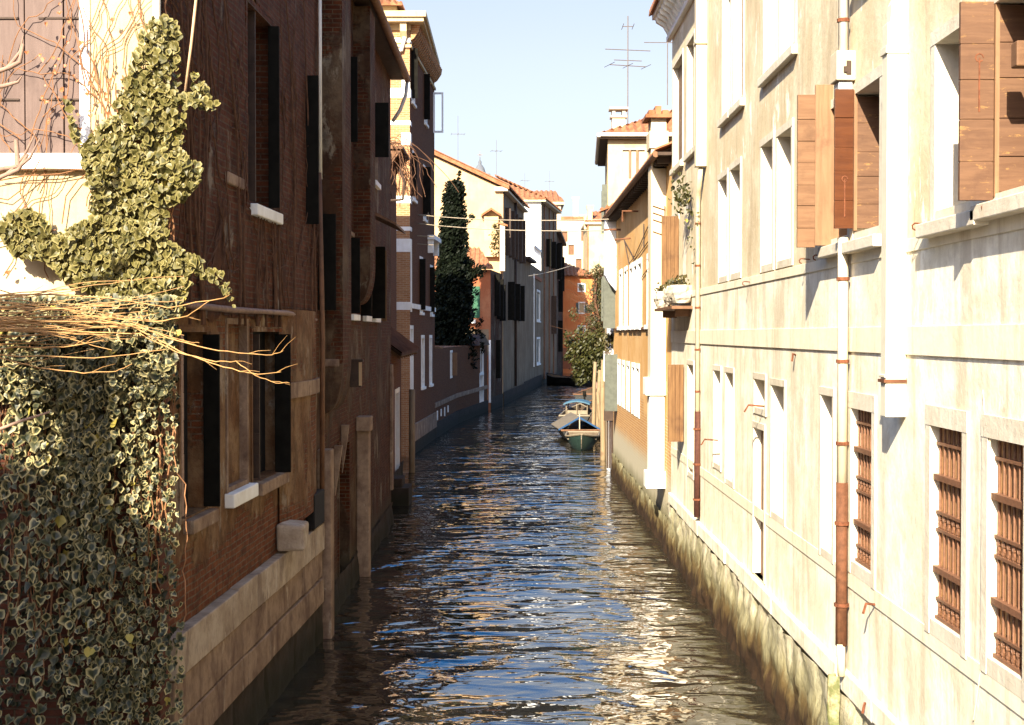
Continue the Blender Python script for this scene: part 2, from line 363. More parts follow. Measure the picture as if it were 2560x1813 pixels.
def window(h, w, s0, s1, z0, z1, fw=.11, depth=.2, proud=.02, frame=None, fill=None, rec=None, sill=True, name="window", sillp=.07, bottom=True, hd=None):
    frame = frame or DEF_STONE
    s0, s1 = min(s0, s1), max(s0, s1); d = depth; fb = fw if bottom else 0
    w.holes.append((s0 - fw, s1 + fw, z0 - fb, z1 + (hd or fw)))
    m = M()
    m.wb(w, s0 - fw, s0, -d, proud, z0 - fb, z1); m.wb(w, s1, s1 + fw, -d, proud, z0 - fb, z1)
    m.wb(w, s0 - fw, s1 + fw, -d, proud + .004, z1, z1 + (hd or fw))
    if bottom: m.wb(w, s0, s1, -d, proud - .006, z0 - fb, z0)
    o = m.build(name, frame, h.root)
    fm = M(); r = rec if rec is not None else d - .015
    fm.wb(w, s0 - .02, s1 + .02, -max(d, r) - .05, -r, z0 - .02, z1 + .02)
    fm.build("shutter" if fill in (m_board, m_gboard, m_dkbr2, m_vboard, m_dark, m_dkbrown, m_ggrn) else "pane", fill or m_glass, o)
    if sill:
        sm = M(); sm.wb(w, s0 - fw - .05, s1 + fw + .05, -.02, sillp + proud, z0 - fb - .10, z0 - fb + .02)
        sm.build("sill", DEF_STONE, o, bevel=.01)
    return o
def leaf(parent, w, s, n0, n1, z0, z1, mat, planks=7, thick=.042, batten=None, name="shutter", vertical=False, ang=0.0):
    """an opened shutter leaf standing out from the wall at s, from n0 to n1; planks across (or upright)"""
    m = M(); k = max(1, planks); jit = [random.uniform(.85, 1.15) for _ in range(k)]; tot = sum(jit)
    if vertical:
        a = n0
        for j in jit:
            b = a + (n1 - n0) * j / tot
            m.box(w.P(s, a + .002, z0) , w.t * thick, w.n * (b - a - .004), (0, 0, z1 - z0)); a = b
    else:
        a = z0
        for j in jit:
            b = a + (z1 - z0) * j / tot; t = thick * random.uniform(.9, 1.1)
            m.wb(w, s, s + t, n0, n1, a + .004, b - .004); a = b
        m.wb(w, s + .006, s + thick - .008, n0 + .004, n1 - .004, z0 + .01, z1 - .01)
    o = m.build(name, mat, parent, bevel=.003)
    if ang:
        pv = w.P(s, 0, 0); Rm = Matrix.Translation(pv) @ Matrix.Rotation(ang, 4, 'Z') @ Matrix.Translation(-pv)
        o.data.transform(Rm)
    return o
def roof_slope(m, A, B, inw, run, rise, a0=0, a1=0, pitch=.2, amp=.045, rows=6, mi=0, thick=.05):
    A, B, inw = Vector(A), Vector(B), Vector(inw); L = (B - A).length; t = (B - A) / L
    n = max(8, int(L / pitch * 4)); up = Vector((0, 0, 1))
    def pt(s_, k, top=True):
        tm = 1.0
        if a0 > 0: tm = min(tm, s_ / a0)
        if a1 > 0: tm = min(tm, (L - s_) / a1)
        return A + t * s_ + inw * (run * k * tm) + up * (rise * k * tm)
    vs = []; fs = []; W = n + 1
    for j in range(rows + 1):
        for i in range(n + 1):
            s_ = L * i / n; p = pt(s_, j / rows)
            p = p + up * (amp * math.sin(2 * math.pi * s_ / pitch) + random.uniform(-.008, .008))
            vs.append(p)
    for j in range(rows):
        for i in range(n): fs.append((j * W + i, j * W + i + 1, (j + 1) * W + i + 1, (j + 1) * W + i))
    m.add(vs, fs, mi)
    # underside board and the open tile ends
    b0, b1 = A - up * .09, B - up * .09
    c1 = B - t * a1 + inw * run + up * (rise - .09); c0 = A + t * a0 + inw * run + up * (rise - .09)
    m.poly([b0, c0, c1, b1], mi)
    vs2 = [v for v in vs[:W]] + [A + t * (L * i / n) - up * .09 for i in range(W)]
    m.add(vs2, [(i, i + W, i + 1 + W, i + 1) for i in range(n)], mi)
def pipe(h, pts, r, mat, name="drainpipe", brackets=0, n=10):
    m = M(); m.tube(pts, r, n)
    o = m.build(name, mat, h.root, smooth=True)
    if brackets:
        p0, p1 = Vector(pts[-2]), Vector(pts[-1])
        for i in range(brackets):
            c = p0.lerp(p1, (i + .5) / brackets); b = M()
            b.tube([c - Vector((0, 0, .018)), c + Vector((0, 0, .018))], r * 1.28, n)
            b.build("pipe_bracket", m_rust, o)
    return o
def chimney_cap(m, x0, x1, y0, y1, z, mi=0):
    m.bx(x0 - .06, x1 + .06, y0 - .06, y1 + .06, z, z + .08, mi)
    for (a, b) in ((x0, y0), (x1 - .12, y0), (x0, y1 - .12), (x1 - .12, y1 - .12)):
        m.bx(a, a + .12, b, b + .12, z + .08, z + .3, mi)
    m.bx(x0 - .1, x1 + .1, y0 - .1, y1 + .1, z + .3, z + .38, mi)
def antenna(x, y, z, hgt, label, bars, tilt=.0, r=.024):
    """bars: (height, half length, angle, elements)"""
    t = thing("tv_antenna", label, "antenna", (x, y, z), "rooftop television antennas")
    m = M(); m.tube([(x, y, z), (x + tilt, y, z + hgt)], r, 6); m.build("mast", m_ant, t)
    for (hz, hl, an, el) in bars:
        b = M(); d = Vector((math.cos(an), math.sin(an), 0)); e = Vector((-d.y, d.x, 0)); c = Vector((x + tilt * hz / hgt, y, z + hz))
        b.tube([c - d * hl, c + d * hl], .018, 5)
        for i in range(el):
            q = c + d * (hl * (2 * i / max(1, el - 1) - 1)); l = .55 - .03 * i
            b.tube([q - e * l, q + e * l], .012, 4)
        b.build("boom", m_ant, t)
    return t
# ------------------------------------------------------------------ water and ground
m = M(); m.quad((-90, -60, 0), (90, -60, 0), (90, 480, 0), (-90, 480, 0)); struct(m.build("water", m_water))
m = M(); m.quad((-2500, -800, -2.5), (2500, -800, -2.5), (2500, 2800, -2.5), (-2500, 2800, -2.5)); struct(m.build("ground", m_bed))
# ------------------------------------------------------------------ long cream house on the right
XR = 3.6; YE = 31.6
h = House("stucco_house", "long cream stucco house on the right with brown shutters and barred ground-floor windows",
          [(XR, -6), (13, -6), (13, YE), (XR, YE)], -2, 12.0, [m_cream])
DEF_STONE = m_frame
w = h.w[3]
def sY(y): return YE - y
def sU(u): return YE - F * XR / (u - 1280)
# string courses, plinth ledge and weedy footing
for nm, n1, za, zb, mt in (("string_course", .018, 4.81, 5.07, m_band), ("sill_band", .014, 5.74, 5.86, m_band), ("lower_band", .012, 2.30, 2.47, m_band)):
    b = M(); b.wb(w, 0.02, w.L, 0, n1, za, zb); h.part(nm, b, mt, bevel=.004)
b = M(); xs = 0.0
while xs < w.L:
    l = random.uniform(1.1, 2.2); k = random.uniform(.055, .085)
    b.wb(w, xs + .01, min(xs + l, w.L) - .004, 0, k, 1.17 + random.uniform(-.02, .02), 1.42 + random.uniform(-.012, .012)); xs += l
h.part("plinth_ledge", b, m_ledge, bevel=.018)
def foot_fn(w, L, zt, base, seed, amp=.10):
    def fn(a, c):
        s_ = a * L; z = -1.0 + c * (zt + 1.0)
        d = base + amp * (noise.noise(Vector((s_ * .7, z * 1.3, seed))) + .55 * noise.noise(Vector((s_ * 2.6, z * 3.4, seed + 5))) + .3 * noise.noise(Vector((s_ * 7, z * 8, seed + 9))))
        if abs((s_ * .55) % 1 - .5) < .02: d -= .03
        d += .05 * max(0, .5 - z)
        return w.P(s_, max(d, .004), z)
    return fn
b = M(); b.grid(foot_fn(w, w.L, 1.165, .07, 3), 420, 30); b.wb(w, 0, w.L, 0, .03, 1.10, 1.16)
h.part("weedy_footing", b, m_moss, smooth=True)
# upper windows
for (ua, ub, dp, fl) in ((1683, 1706, .12, m_board), (1718, 1735, .12, m_board), (1740, 1755, .12, m_board), (1806, 1826, .13, m_board), (1834, 1857, .13, m_board),
                         (1909, 1939, .30, m_glass), (1948, 1986, .30, m_glass)):
    window(h, w, sU(ua), sU(ub), 8.72, 10.9, .09, dp, fill=fl, sillp=.06)
for y in (14.6, 13.1, 9.2, 7.7): window(h, w, sY(y), sY(y - .95), 8.72, 10.9, .09, .25, fill=m_board, sillp=.06)
# first-floor windows
wo = {}
for (ua, ub, zt, fl) in ((1679, 1697, 7.55, m_glass), (1798, 1818, 7.66, m_glass), (1827, 1851, 7.68, m_glass), (1904, 1932, 7.69, m_glass), (1944, 1979, 7.66, m_glass)):
    wo[ua] = window(h, w, sU(ua), sU(ub), 5.98, zt, .10, .30, fill=fl, sill=False)
wm1 = window(h, w, sY(15.83), sY(14.98), 6.06, 7.52, .10, .34, fill=m_glass, sillp=.10)
wm2 = window(h, w, sY(14.74), sY(13.69), 6.06, 7.50, .115, .34, fill=m_dkbrown, rec=.33, sillp=.10)
wq1 = window(h, w, sY(11.90), sY(10.72), 6.04, 7.45, .12, .34, fill=m_glass, sillp=.11)
wq2 = window(h, w, sY(10.50), sY(9.30), 6.04, 7.45, .09, .34, fill=m_dkbrown, rec=.33, sillp=.11)
for y in (7.2, 4.9): window(h, w, sY(y), sY(y - 1.1), 6.04, 7.45, .11, .3, fill=m_board)
# opened shutters
leaf(wm1, w, sY(15.82), .19, .39, 5.97, 7.69, m_board2, 7)
leaf(wm1, w, sY(15.80), -.20, .195, 5.99, 7.80, m_strip, 1)
leaf(wm2, w, sY(14.72), .03, .225, 6.10, 7.56, m_gloss, 5)
leaf(wm2, w, sY(14.70), -.30, -.004, 6.10, 7.48, m_board, 5)
b = M(); b.wb(w, sY(14.70), sY(14.65), -.004, .03, 6.08, 7.54); b.build("hinge_batten", m_strip, wm2)
leaf(wq2, w, sY(10.48), .02, .27, 5.99, 7.47, m_board, 5, .045)
leaf(wq2, w, sY(10.46), -.32, -.012, 6.05, 7.44, m_board, 5, .045)
b = M(); b.wb(w, sY(10.47), sY(10.41), -.012, .02, 6.02, 7.45); b.build("hinge_batten", m_strip, wq2)
b = M(); b.wb(w, sY(9.98), sY(9.86), -.05, .06, 6.88, 7.06); b.build("shutter_stop", m_board2, wq2, bevel=.01)
leaf(wo[1679], w, sU(1699) + .02, .03, .40, 6.05, 7.52, m_oldbrown, 4, vertical=True)
# iron stays, hooks, brackets
def hook(pts, r=.009, name="iron_hook", mat=None):
    b = M(); b.tube(pts, r, 5); return b.build(name, mat or m_rust, h.root)
for (wn_, y, n_, z) in ((wq2, 10.5, .13, 6.85), (wm2, 14.74, .12, 6.42)):
    b = M(); c = w.P(sY(y) + .05, n_, z)
    b.tube([c + Vector((0, -.012, dz)) for dz in (-.2, -.05, .12, .2)], .008, 5)
    b.tube([c + Vector((.03 * math.cos(a), -.012, .2 + .03 * math.sin(a))) for a in [k * .8 for k in range(8)]], .007, 5)
    b.build("latch", m_rust, wn_)
for u, z in ((2316, 5.95), (2060, 5.90), (2024, 5.9), (1877, 5.78), (2496, 5.95)):
    p = w.P(sU(u), 0, z); q = [p, p + Vector((-.10, 0, .01))] + [p + Vector((-.10 - .03 * math.sin(a), 0, -.02 + .03 * math.cos(a))) for a in (0.3, 1.2, 2.2, 3.2)]
    hook(q, .008)
for u, v, d in ((2190, 1512, .14), (1795, 1101, .3), (1912, 1016, .3), (2178, 1760, .1), (1990, 888, .06)):
    s_, z = w.px(u, v); p = w.P(s_, 0, z)
    hook([p, p + Vector((-d * .8, -.05, .02)), p + Vector((-d, -.05, -.08))], .014, "iron_bracket")
# ground-floor openings
def grilled(y0, y1, z0, z1, nb):
    o = window(h, w, sY(y0), sY(y1), z0, z1, .13, .20, .02, fill=m_gboard, rec=.085, sill=False, hd=.17)
    b = M(); s0, s1 = sY(y0), sY(y1); H = z1 - z0; nb_ = nb
    for i in range(nb_):
        s_ = s0 + (s1 - s0) * (i + .5) / nb_
        b.tube([w.P(s_, -.055, z0), w.P(s_, -.055, z1)], .011, 6)
    for f, n0, n1, hh_ in ((.0, -.075, -.03, .03), (.10, -.075, -.035, .022), (.245, -.08, -.01, .05), (.455, -.075, -.035, .025), (.545, -.075, -.035, .025), (.72, -.08, -.01, .05), (.90, -.075, -.035, .025)):
        z = z0 + H * f; b.wb(w, s0 + .003, s1 - .003, n0, n1, z, z + hh_)
    for f0, f1 in ((.02, .10), (.47, .545)):
        za, zb = z0 + H * f0, z0 + H * f1
        for i in range(nb_):
            c = s0 + (s1 - s0) * (i + .5) / nb_; rr = (zb - za) * .22
            for k, zc in ((0, za + rr * 1.25), (1, zb - rr * 1.25)):
                sg = 1 if k else -1
                b.tube([w.P(c + sg * rr * math.cos(a), -.052, zc + rr * math.sin(a)) for a in [j * 1.0 for j in range(7)]], .008, 5)
    b.build("grille", m_grille, o)
grilled(14.78, 13.93, 2.60, 4.22, 7); grilled(11.98, 11.13, 2.56, 4.22, 7); grilled(10.53, 9.78, 2.56, 4.22, 7); grilled(7.9, 7.0, 2.56, 4.22, 7)
for (ua, ub, zb, zt) in ((1721, 1735, 2.2, 4.38), (1786, 1803, 2.72, 4.36), (1816, 1835, 2.58, 4.36), (1931, 1963, 2.55, 4.30), (2056, 2085, 2.52, 4.30)):
    window(h, w, sU(ua), sU(ub), zb, zt, .09, .34, fill=m_board, sill=False)
b = M()
window(h, w, sU(1888), sU(1915), 3.92, 4.34, .09, .26, fill=m_void, sill=False)
window(h, w, sU(1887), sU(1913), 1.45, 3.62, .09, .11, fill=m_dkbr2, rec=.10, sill=False, name="door", bottom=False)
# blind brown shutter near the far end
b = None
o = leaf(h.root, w, sU(1711), .02, .34, 2.75, 4.36, m_oldbrown, 4, vertical=True, thick=.06)
# pipes
bp = M(); bp.wb(w, sY(26.2), sY(25.95), 0, .20, 8.10, 12.0); bp.wb(w, sY(26.24), sY(25.91), -.004, .22, 10.35, 10.42)
h.part("square_drain", bp, m_pipe, bevel=.012)
pipe(h, [w.P(sY(26.05), .1, 8.06), w.P(sY(26.5), .07, 7.7), w.P(sY(26.7), .06, 7.5), w.P(sY(26.7), .06, 3.5)], .045, m_pipe, brackets=5)
pipe(h, [w.P(sY(26.7), .06, 3.52), w.P(sY(26.7), .065, 1.5)], .06, m_rustd, brackets=3)
pipe(h, [w.P(sY(14.86), .10, 12.0), w.P(sY(14.86), .10, 7.9)], .052, m_wpipe, brackets=5)
pipe(h, [w.P(sY(14.86), .09, 6.02), w.P(sY(14.86), .09, 3.40)], .055, m_pipe, brackets=3)
pipe(h, [w.P(sY(14.86), .09, 3.42), w.P(sY(14.86), .09, 1.68)], .062, m_rustp, brackets=2)
pipe(h, [w.P(sY(14.84), .10, 1.7), w.P(sY(14.84), .09, 1.36)], .045, m_pipe)
b = M()
b.wb(w, sY(15.02), sY(14.72), .0, .20, 7.66, 7.97); h.part("junction_box", b, m_conc, bevel=.01)
b = M(); b.wb(w, sY(14.715), sY(14.70), .05, .10, 7.72, 7.86); b.wb(w, sY(14.715), sY(14.695), .09, .13, 7.74, 7.80); h.part("box_switch", b, m_dkbrown)
b = M(); b.wb(w, sY(14.98), sY(14.76), .02, .17, 7.52, 7.655); h.part("pipe_socket", b, m_steel, bevel=.01)
# square flue with a slanted hood
b = M(); b.wb(w, sY(12.95), sY(12.77), .0, .19, 4.24, 7.83); h.part("flue", b, m_duct, bevel=.008)
for za, zb in ((7.55, 7.62), (4.60, 4.63)): b = M(); b.wb(w, sY(12.965), sY(12.755), -.004, .205, za, zb); h.part("flue_collar", b, m_duct, bevel=.006)
b = M(); b.wb(w, sY(12.97), sY(12.75), -.004, .21, 4.555, 4.585); h.part("flue_strap", b, m_rustp)
b = M(); P = [w.P(sY(12.78), n_, z) for n_, z in ((.0, 7.83), (.16, 7.83), (.15, 8.0), (.10, 8.10), (.0, 8.16))]
b.prism(P, w.t * -.15); h.part("flue_hood", b, m_duct)
# cracks and cables on the face
for pts in ([(2480, 1065), (2478, 1300), (2470, 1560), (2450, 1720), (2438, 1800)], [(2462, 975), (2466, 1040), (2560, 1062)]):
    q = []
    for u, v in pts:
        s_, z = w.px(u, v); q.append(w.P(s_, .012, z))
    b = M(); b.tube(q, .006, 4); h.part("cable", b, m_pipe)
# eaves
b = M(); b.wb(w, -.35, w.L, 0, .42, 12.12, 12.22); b.wb(w, -.3, w.L, 0, .10, 11.62, 11.72)
h.part("cornice", b, m_stone)
s_ = -.1
while s_ < 4:
    b = M(); b.prism([w.P(s_, n_, z) for n_, z in ((.003, 12.115), (.38, 12.115), (.36, 12.0), (.20, 11.9), (.10, 11.73), (.003, 11.73))], w.t * .16); s_ += .42
    h.part("cornice_bracket", b, m_stone)
b = M(); roof_slope(b, (XR - .5, -6, 12.28), (XR - .5, YE + .3, 12.28), (1, 0, 0), 5, 2.2, pitch=.24); h.part("roof", b, m_tile)
h.finish()
# mossy drip under the rusty pipe is its own weed clump
def clump(name, label, cat, c, n_, spread, mat, size, parent=None, squash=(1, 1, 1)):
    b = M(); col = []
    for i in range(n_):
        d = Vector((random.gauss(0, 1) * squash[0], random.gauss(0, 1) * squash[1], random.gauss(0, 1) * squash[2])) * spread
        add_leaf(b, col, Vector(c) + d, size * random.uniform(.6, 1.3))
    return b, col
def add_leaf(b, col, c, s_, nrm=None, droop=None, rnd=None, lobes=7):
    """heart-shaped cupped leaf: centre fan with a pale rim"""
    nrm = nrm or Vector((random.uniform(-1, 1), random.uniform(-1, .3), random.uniform(-.2, 1))); nrm.normalize()
    d = droop or Vector((random.uniform(-.5, .5), random.uniform(-.3, .3), -1)); d = d - nrm * d.dot(nrm)
    if d.length < 1e-3: d = Vector((1, 0, 0))
    d.normalize(); e = nrm.cross(d); rr = random.random() if rnd is None else rnd; old = random.random()
    kx, ky = random.uniform(.8, 1.15), random.uniform(.75, 1.15); fold = random.uniform(.05, .30); curl = random.uniform(-.25, .22)
    prof = ((-.42, 0), (-.34, .28), (-.10, .42), (.18, .40), (.42, .24), (.62, 0), (.42, -.24), (.18, -.40), (-.10, -.42), (-.34, -.28)) if random.random() < .45 else ((-.30, 0), (-.48, .30), (-.25, .56), (.15, .50), (.42, .22), (.70, 0), (.42, -.22), (.15, -.50), (-.25, -.56), (-.48, -.30))
    vs = [c - nrm * (s_ * .10)]; col.append((0, rr, old))
    for (x, y) in prof:
        x *= kx * random.uniform(.72, 1.2); y *= ky * random.uniform(.72, 1.2); vs.append(c + d * (x * s_) + e * (y * s_) + nrm * (s_ * (fold * abs(y) * 2 + curl * x * x))); col.append((1, rr, old))
    n = len(prof); b.add(vs, [(0, i + 1, (i + 1) % n + 1) for i in range(n)])
b, col = clump("", "", "", w.P(sU(1733), .22, 7.72), 120, 1, m_leaf, .085, squash=(.10, .20, .17))
o = b.build("wall_weed", m_leaf, col=col); tag(o, "green weed tuft sprouting beside the drain above the brown shutter", "plant")
b, col = clump("", "", "", w.P(sU(1752), .15, 6.9), 14, 1, m_leaf, .06, squash=(.05, .08, .25))
o2 = b.build("stem", m_leaf, o, col=col)
b = M(); b.grid(lambda a, c: w.P(sY(14.84) + .20 * (a - .5) * (1.2 - .5 * c + .2 * math.sin(c * 9)), .13 + .10 * math.sin(a * math.pi) + .03 * noise.noise(Vector((a * 4, c * 6, 1))), .35 + c * 1.02), 10, 20)
g = G("green_slime"); cc = g.mix(g.step(g.noise(6, 5, .7), .4, .65), (.10, .105, .035), (.32, .27, .15)); mm = g.done(cc, .6, g.bump(g.noise(15, 5), .6, .02), .4)
tag(b.build("algae_growth", mm, smooth=True), "green algae bulge on the footing below the rust-red pipe", "algae")
# plant pots wrapped in plastic on the far sill
pg = G("clear_plastic_wrap"); m_plas = pg.done(pg.mix(pg.step(pg.noise(8, 5), .4, .6), (.36, .32, .26), (.50, .44, .34)), .3, pg.bump(pg.noise(12, 4), .6, .03), .5)
for i, u in enumerate((1660, 1688, 1708, 1730)):
    yy = F * XR / (u - 1280 + 18); x = XR - .20 - .06 * (i == 0); z = 5.62 + .05 * (i % 2) + .06 * (i == 2)
    yy = (31.0, 29.6, 28.9, 28.2)[i]
    t = thing("plant_pot", ("plant pot wrapped in plastic at the far end of the ledge", "sagging plastic-wrapped pot beside the far end pot", "plastic-wrapped pot with dry leaves in mid ledge", "wrapped plant pot nearest the cream drainpipe")[i], "plant pot", (x, yy, z), "wrapped plant pots on the ledge below the brown shutter")
    b = M()
    def fn(a, c, r=.17 + .02 * i):
        an = a * 2 * math.pi; k = r * (.75 + .4 * math.sin(c * 2.6)) * (1 + .25 * noise.noise(Vector((math.cos(an) * 2, math.sin(an) * 2, c * 4 + i))))
        return Vector((x + k * math.cos(an), yy + 1.3 * k * math.sin(an), z - .05 + .36 * c))
    b.grid(fn, 14, 7); b.build("wrapping", m_plas, t, smooth=False)
    b, col = clump("", "", "", (x, yy, z + .36), 45, 1, m_brown, .08, squash=(.08, .12, .07)); b.build("plant", m_brown, t, col=col)
b = M(); b.bx(XR - .42, XR, 27.9, 31.3, 5.50, 5.56); b.bx(XR - .30, XR, 28.3, 28.38, 5.35, 5.50); b.bx(XR - .30, XR, 30.6, 30.68, 5.35, 5.50)
tag(b.build("pot_shelf", m_dkbr2), "narrow shelf on the cream house carrying the wrapped pots", "shelf")
DEF_STONE = m_stone
# ------------------------------------------------------------------ orange house with chimney breasts
h = House("orange_house", "orange stucco house with a row of white-framed windows beyond the cream house",
          [(3.62, 31.75), (14, 31.75), (14, 50), (3.62, 50)], -2, 9.0, [m_orange])
w = h.w[3]
def s2(u): return 50 - F * 3.62 / (u - 1280)
for u in (1552, 1564.5, 1578, 1589, 1600, 1623):
    s_ = s2(u); window(h, w, s_ - .42, s_ + .42, 5.38, 6.98, .16, .16, fill=m_board, sill=True)
for u in (1538.5, 1548, 1559, 1571, 1584, 1595):
    s_ = s2(u); window(h, w, s_ - .42, s_ + .42, 2.75, 4.0, .15, .16, fill=m_dkbr2, sill=False)
b = M(); b.wb(w, 1, 14.5, 0, .04, 5.12, 5.19); h.part("string_course", b, m_rustp)
b = M(); b.grid(foot_fn(w, w.L, .75, .05, 8), 200, 22); h.part("weedy_footing", b, m_moss, smooth=True)
# big chimney breast facing the camera
b = M(); b.bx(3.26, 3.615, 32.9, 33.6, 3.9, 10.05); b.bx(3.22, 3.66, 32.86, 33.64, 9.35, 9.75)
o = h.part("chimney", b, m_conc)
b = M(); b.bx(3.12, 3.74, 32.75, 33.75, 10.05, 10.13); b.bx(3.2, 3.34, 32.85, 33.65, 10.13, 10.24); b.bx(3.52, 3.66, 32.85, 33.65, 10.13, 10.24); b.bx(3.36, 3.5, 32.9, 33.6, 10.13, 10.34)
b.build("chimney_cap", m_tile, o)
b = M(); b.bx(3.24, 3.60, 33.0, 33.5, 1.75, 3.9); b.bx(3.14, 3.64, 32.92, 33.55, 3.55, 3.97); b.bx(3.16, 3.64, 32.94, 33.55, 1.35, 1.75)
b.build("stone_pilaster", m_stone, o, bevel=.02)
b = M()
for z in (7.9, 7.74, 7.58, 7.3): b.tube([(3.30, 32.88, z + .1), (3.60, 32.88, z)], .012, 4)
b.tube([(3.58, 32.86, 8.0), (3.58, 32.86, 7.2)], .014, 4); b.build("iron_bracket", m_rustp, o)
# eaves: boards, rafters, tiles
b = M(); b.wb(w, .1, w.L + .2, 0, .34, 9.02, 9.09); h.part("eave_board", b, m_dkbrown)
s_ = 0
while s_ < w.L: b = M(); b.wb(w, s_, s_ + .10, 0, .31, 8.88, 9.015); s_ += .5; h.part("rafter", b, m_dkbrown)
b = M(); b.tube([w.P(.1, .38, 9.05), w.P(w.L + .1, .38, 9.05)], .07, 8); h.part("gutter", b, m_dkbr2)
b = M(); roof_slope(b, (3.24, 31.7, 9.16), (3.24, 50.0, 9.16), (1, 0, 0), 5, 2.0, pitch=.26); h.part("roof", b, m_tile)
# white chimney breast at the far end, corbelled out
b = M(); b.bx(3.24, 3.612, 48.6, 49.4, 7.05, 9.3)
b.prism([(3.612, 48.6, 7.05), (3.24, 48.6, 7.05), (3.36, 48.6, 6.8), (3.612, 48.6, 6.5)], (0, .8, 0)); o = h.part("chimney", b, m_white)
b = M(); roof_slope(b, (3.05, 48.4, 9.32), (3.85, 48.4, 9.62), (0, 1, 0), 1.2, .02, pitch=.2); b.build("chimney_cap", m_tile, o)
b = M(); b.wb(w, .75, .90, .0, .42, 5.2, 6.85); h.part("shutter", b, m_ggrn)
b = M(); b.wb(w, 1.9, 1.98, .0, .44, 2.35, 4.3); h.part("shutter", b, m_ggrn)
# cables looping on the facade
for pts in ([(1560, 595), (1590, 650), (1626, 600)], [(1563, 600), (1575, 660), (1590, 640), (1626, 560)], [(1612, 560), (1612, 620)], [(1605, 695), (1626, 668)]):
    q = [w.P(w.px(u, v)[0], .03, w.px(u, v)[1]) for u, v in pts]; b = M(); b.tube(q, .014, 4); h.part("cable", b, m_dwire)
h.finish()
# narrow white house front beyond
h = House("white_house", "narrow white house end standing between the orange house and the mooring posts",
          [(3.56, 50.3), (5, 50.3), (5, 51.7), (3.5, 51.7)], -2, 6.2, [m_white])
b = M(); b.bx(3.3, 3.9, 50.1, 50.6, 3.3, 4.4); h.part("balcony_box", b, m_white)
b, col = clump("", "", "", (3.55, 50.1, 4.75), 160, 1, m_leaf, .13, squash=(.22, .15, .14)); b.build("balcony_plants", m_brown, h.root, col=col)
h.finish()
# ------------------------------------------------------------------ tall cream house with hipped roof
h = House("hip_roof_house", "tall cream house with hipped tile roof rising behind the orange house",
          [(3.55, 52), (13, 52), (13, 60), (3.98, 60)], -2, 12.2, [m_yellow])
w = h.w[0]
b = M(); b.wb(w, 0, w.L, 0, .05, 7.45, 7.75); h.part("string_course", b, m_stone)
s0, z1 = w.px(1556, 375); s1, z0 = w.px(1612, 447)
window(h, w, s0, s1, z0, z1, .07, .08, fill=m_pale, frame=m_conc, sill=False)
b = M(); H = z1 - z0
for f in (.33, .66): b.wb(w, s0 + (s1 - s0) * f - .04, s0 + (s1 - s0) * f + .04, -.06, .03, z0, z1)
h.part("window_mullion", b, m_strip)
b = M(); ov = .30
b.prism([(3.55 - ov, 52 - ov, 12.2), (13, 52 - ov, 12.2), (13, 60.3, 12.2), (3.98 - ov, 60.3, 12.2)], (0, 0, .08)); h.part("eave_board", b, m_dkbrown)
b = M(); b.tube([(3.55 - ov, 52 - ov - .05, 12.33), (13, 52 - ov - .05, 12.33)], .08, 8); b.tube([(3.55 - ov - .05, 52 - ov, 12.33), (3.93 - ov, 60.3, 12.33)], .08, 8); h.part("gutter", b, m_wpipe)
b = M(); roof_slope(b, (3.55 - ov, 52 - ov, 12.38), (13, 52 - ov, 12.38), (0, 1, 0), 6.5, 2.9, a0=6.5, pitch=.3, amp=.06)
roof_slope(b, (3.98 - ov, 60.3, 12.38), (3.55 - ov, 52 - ov, 12.38), (1, 0, 0), 4.4, 2.0, a0=3.9, a1=4.4, pitch=.3, amp=.06); h.part("roof", b, m_tile)
b = M(); b.bx(3.75, 4.25, 52.6, 53.1, 12.3, 13.1); chimney_cap(b, 3.75, 4.25, 52.6, 53.1, 13.1); h.part("chimney", b, m_pale)
w = h.w[3]
for z in (9.0, 5.5):
    leaf(h.root, w, 6.5, .0, .2, z, z + 1.7, m_ggrn, 1); leaf(h.root, w, 4.0, .0, .2, z, z + 1.7, m_ggrn, 1)
h.finish()
antenna(4.45, 54, 12.9, 4.3, "tall thin antenna mast on the hipped roof, standing alone against the sky", [(3.0, .9, .2, 0), (2.6, .55, .2, 0), (2.4, .75, .3, 3), (3.9, .2, 0, 2)])
antenna(6.25, 56.5, 14.2, 4.3, "tall antenna beside the cream house cornice with one long crossbar", [(2.5, .95, .05, 0), (4.0, .2, .1, 4), (3.6, .15, .1, 3)])
# ------------------------------------------------------------------ near left house under creeper
h = House("creeper_house", "dark peeling house on the left covered in dry creeper above a stone plinth",
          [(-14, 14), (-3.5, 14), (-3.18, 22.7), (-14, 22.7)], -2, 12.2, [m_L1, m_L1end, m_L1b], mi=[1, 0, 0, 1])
we, w = h.w[0], h.w[1]
w.z0 = -2
def sL(u): return w.px(u, HOR)[0]
# upper part of the canal face is more stained: a second skin of older render, proud of the lower one
h2 = Wall((-3.5, 14), (-3.18, 22.7))
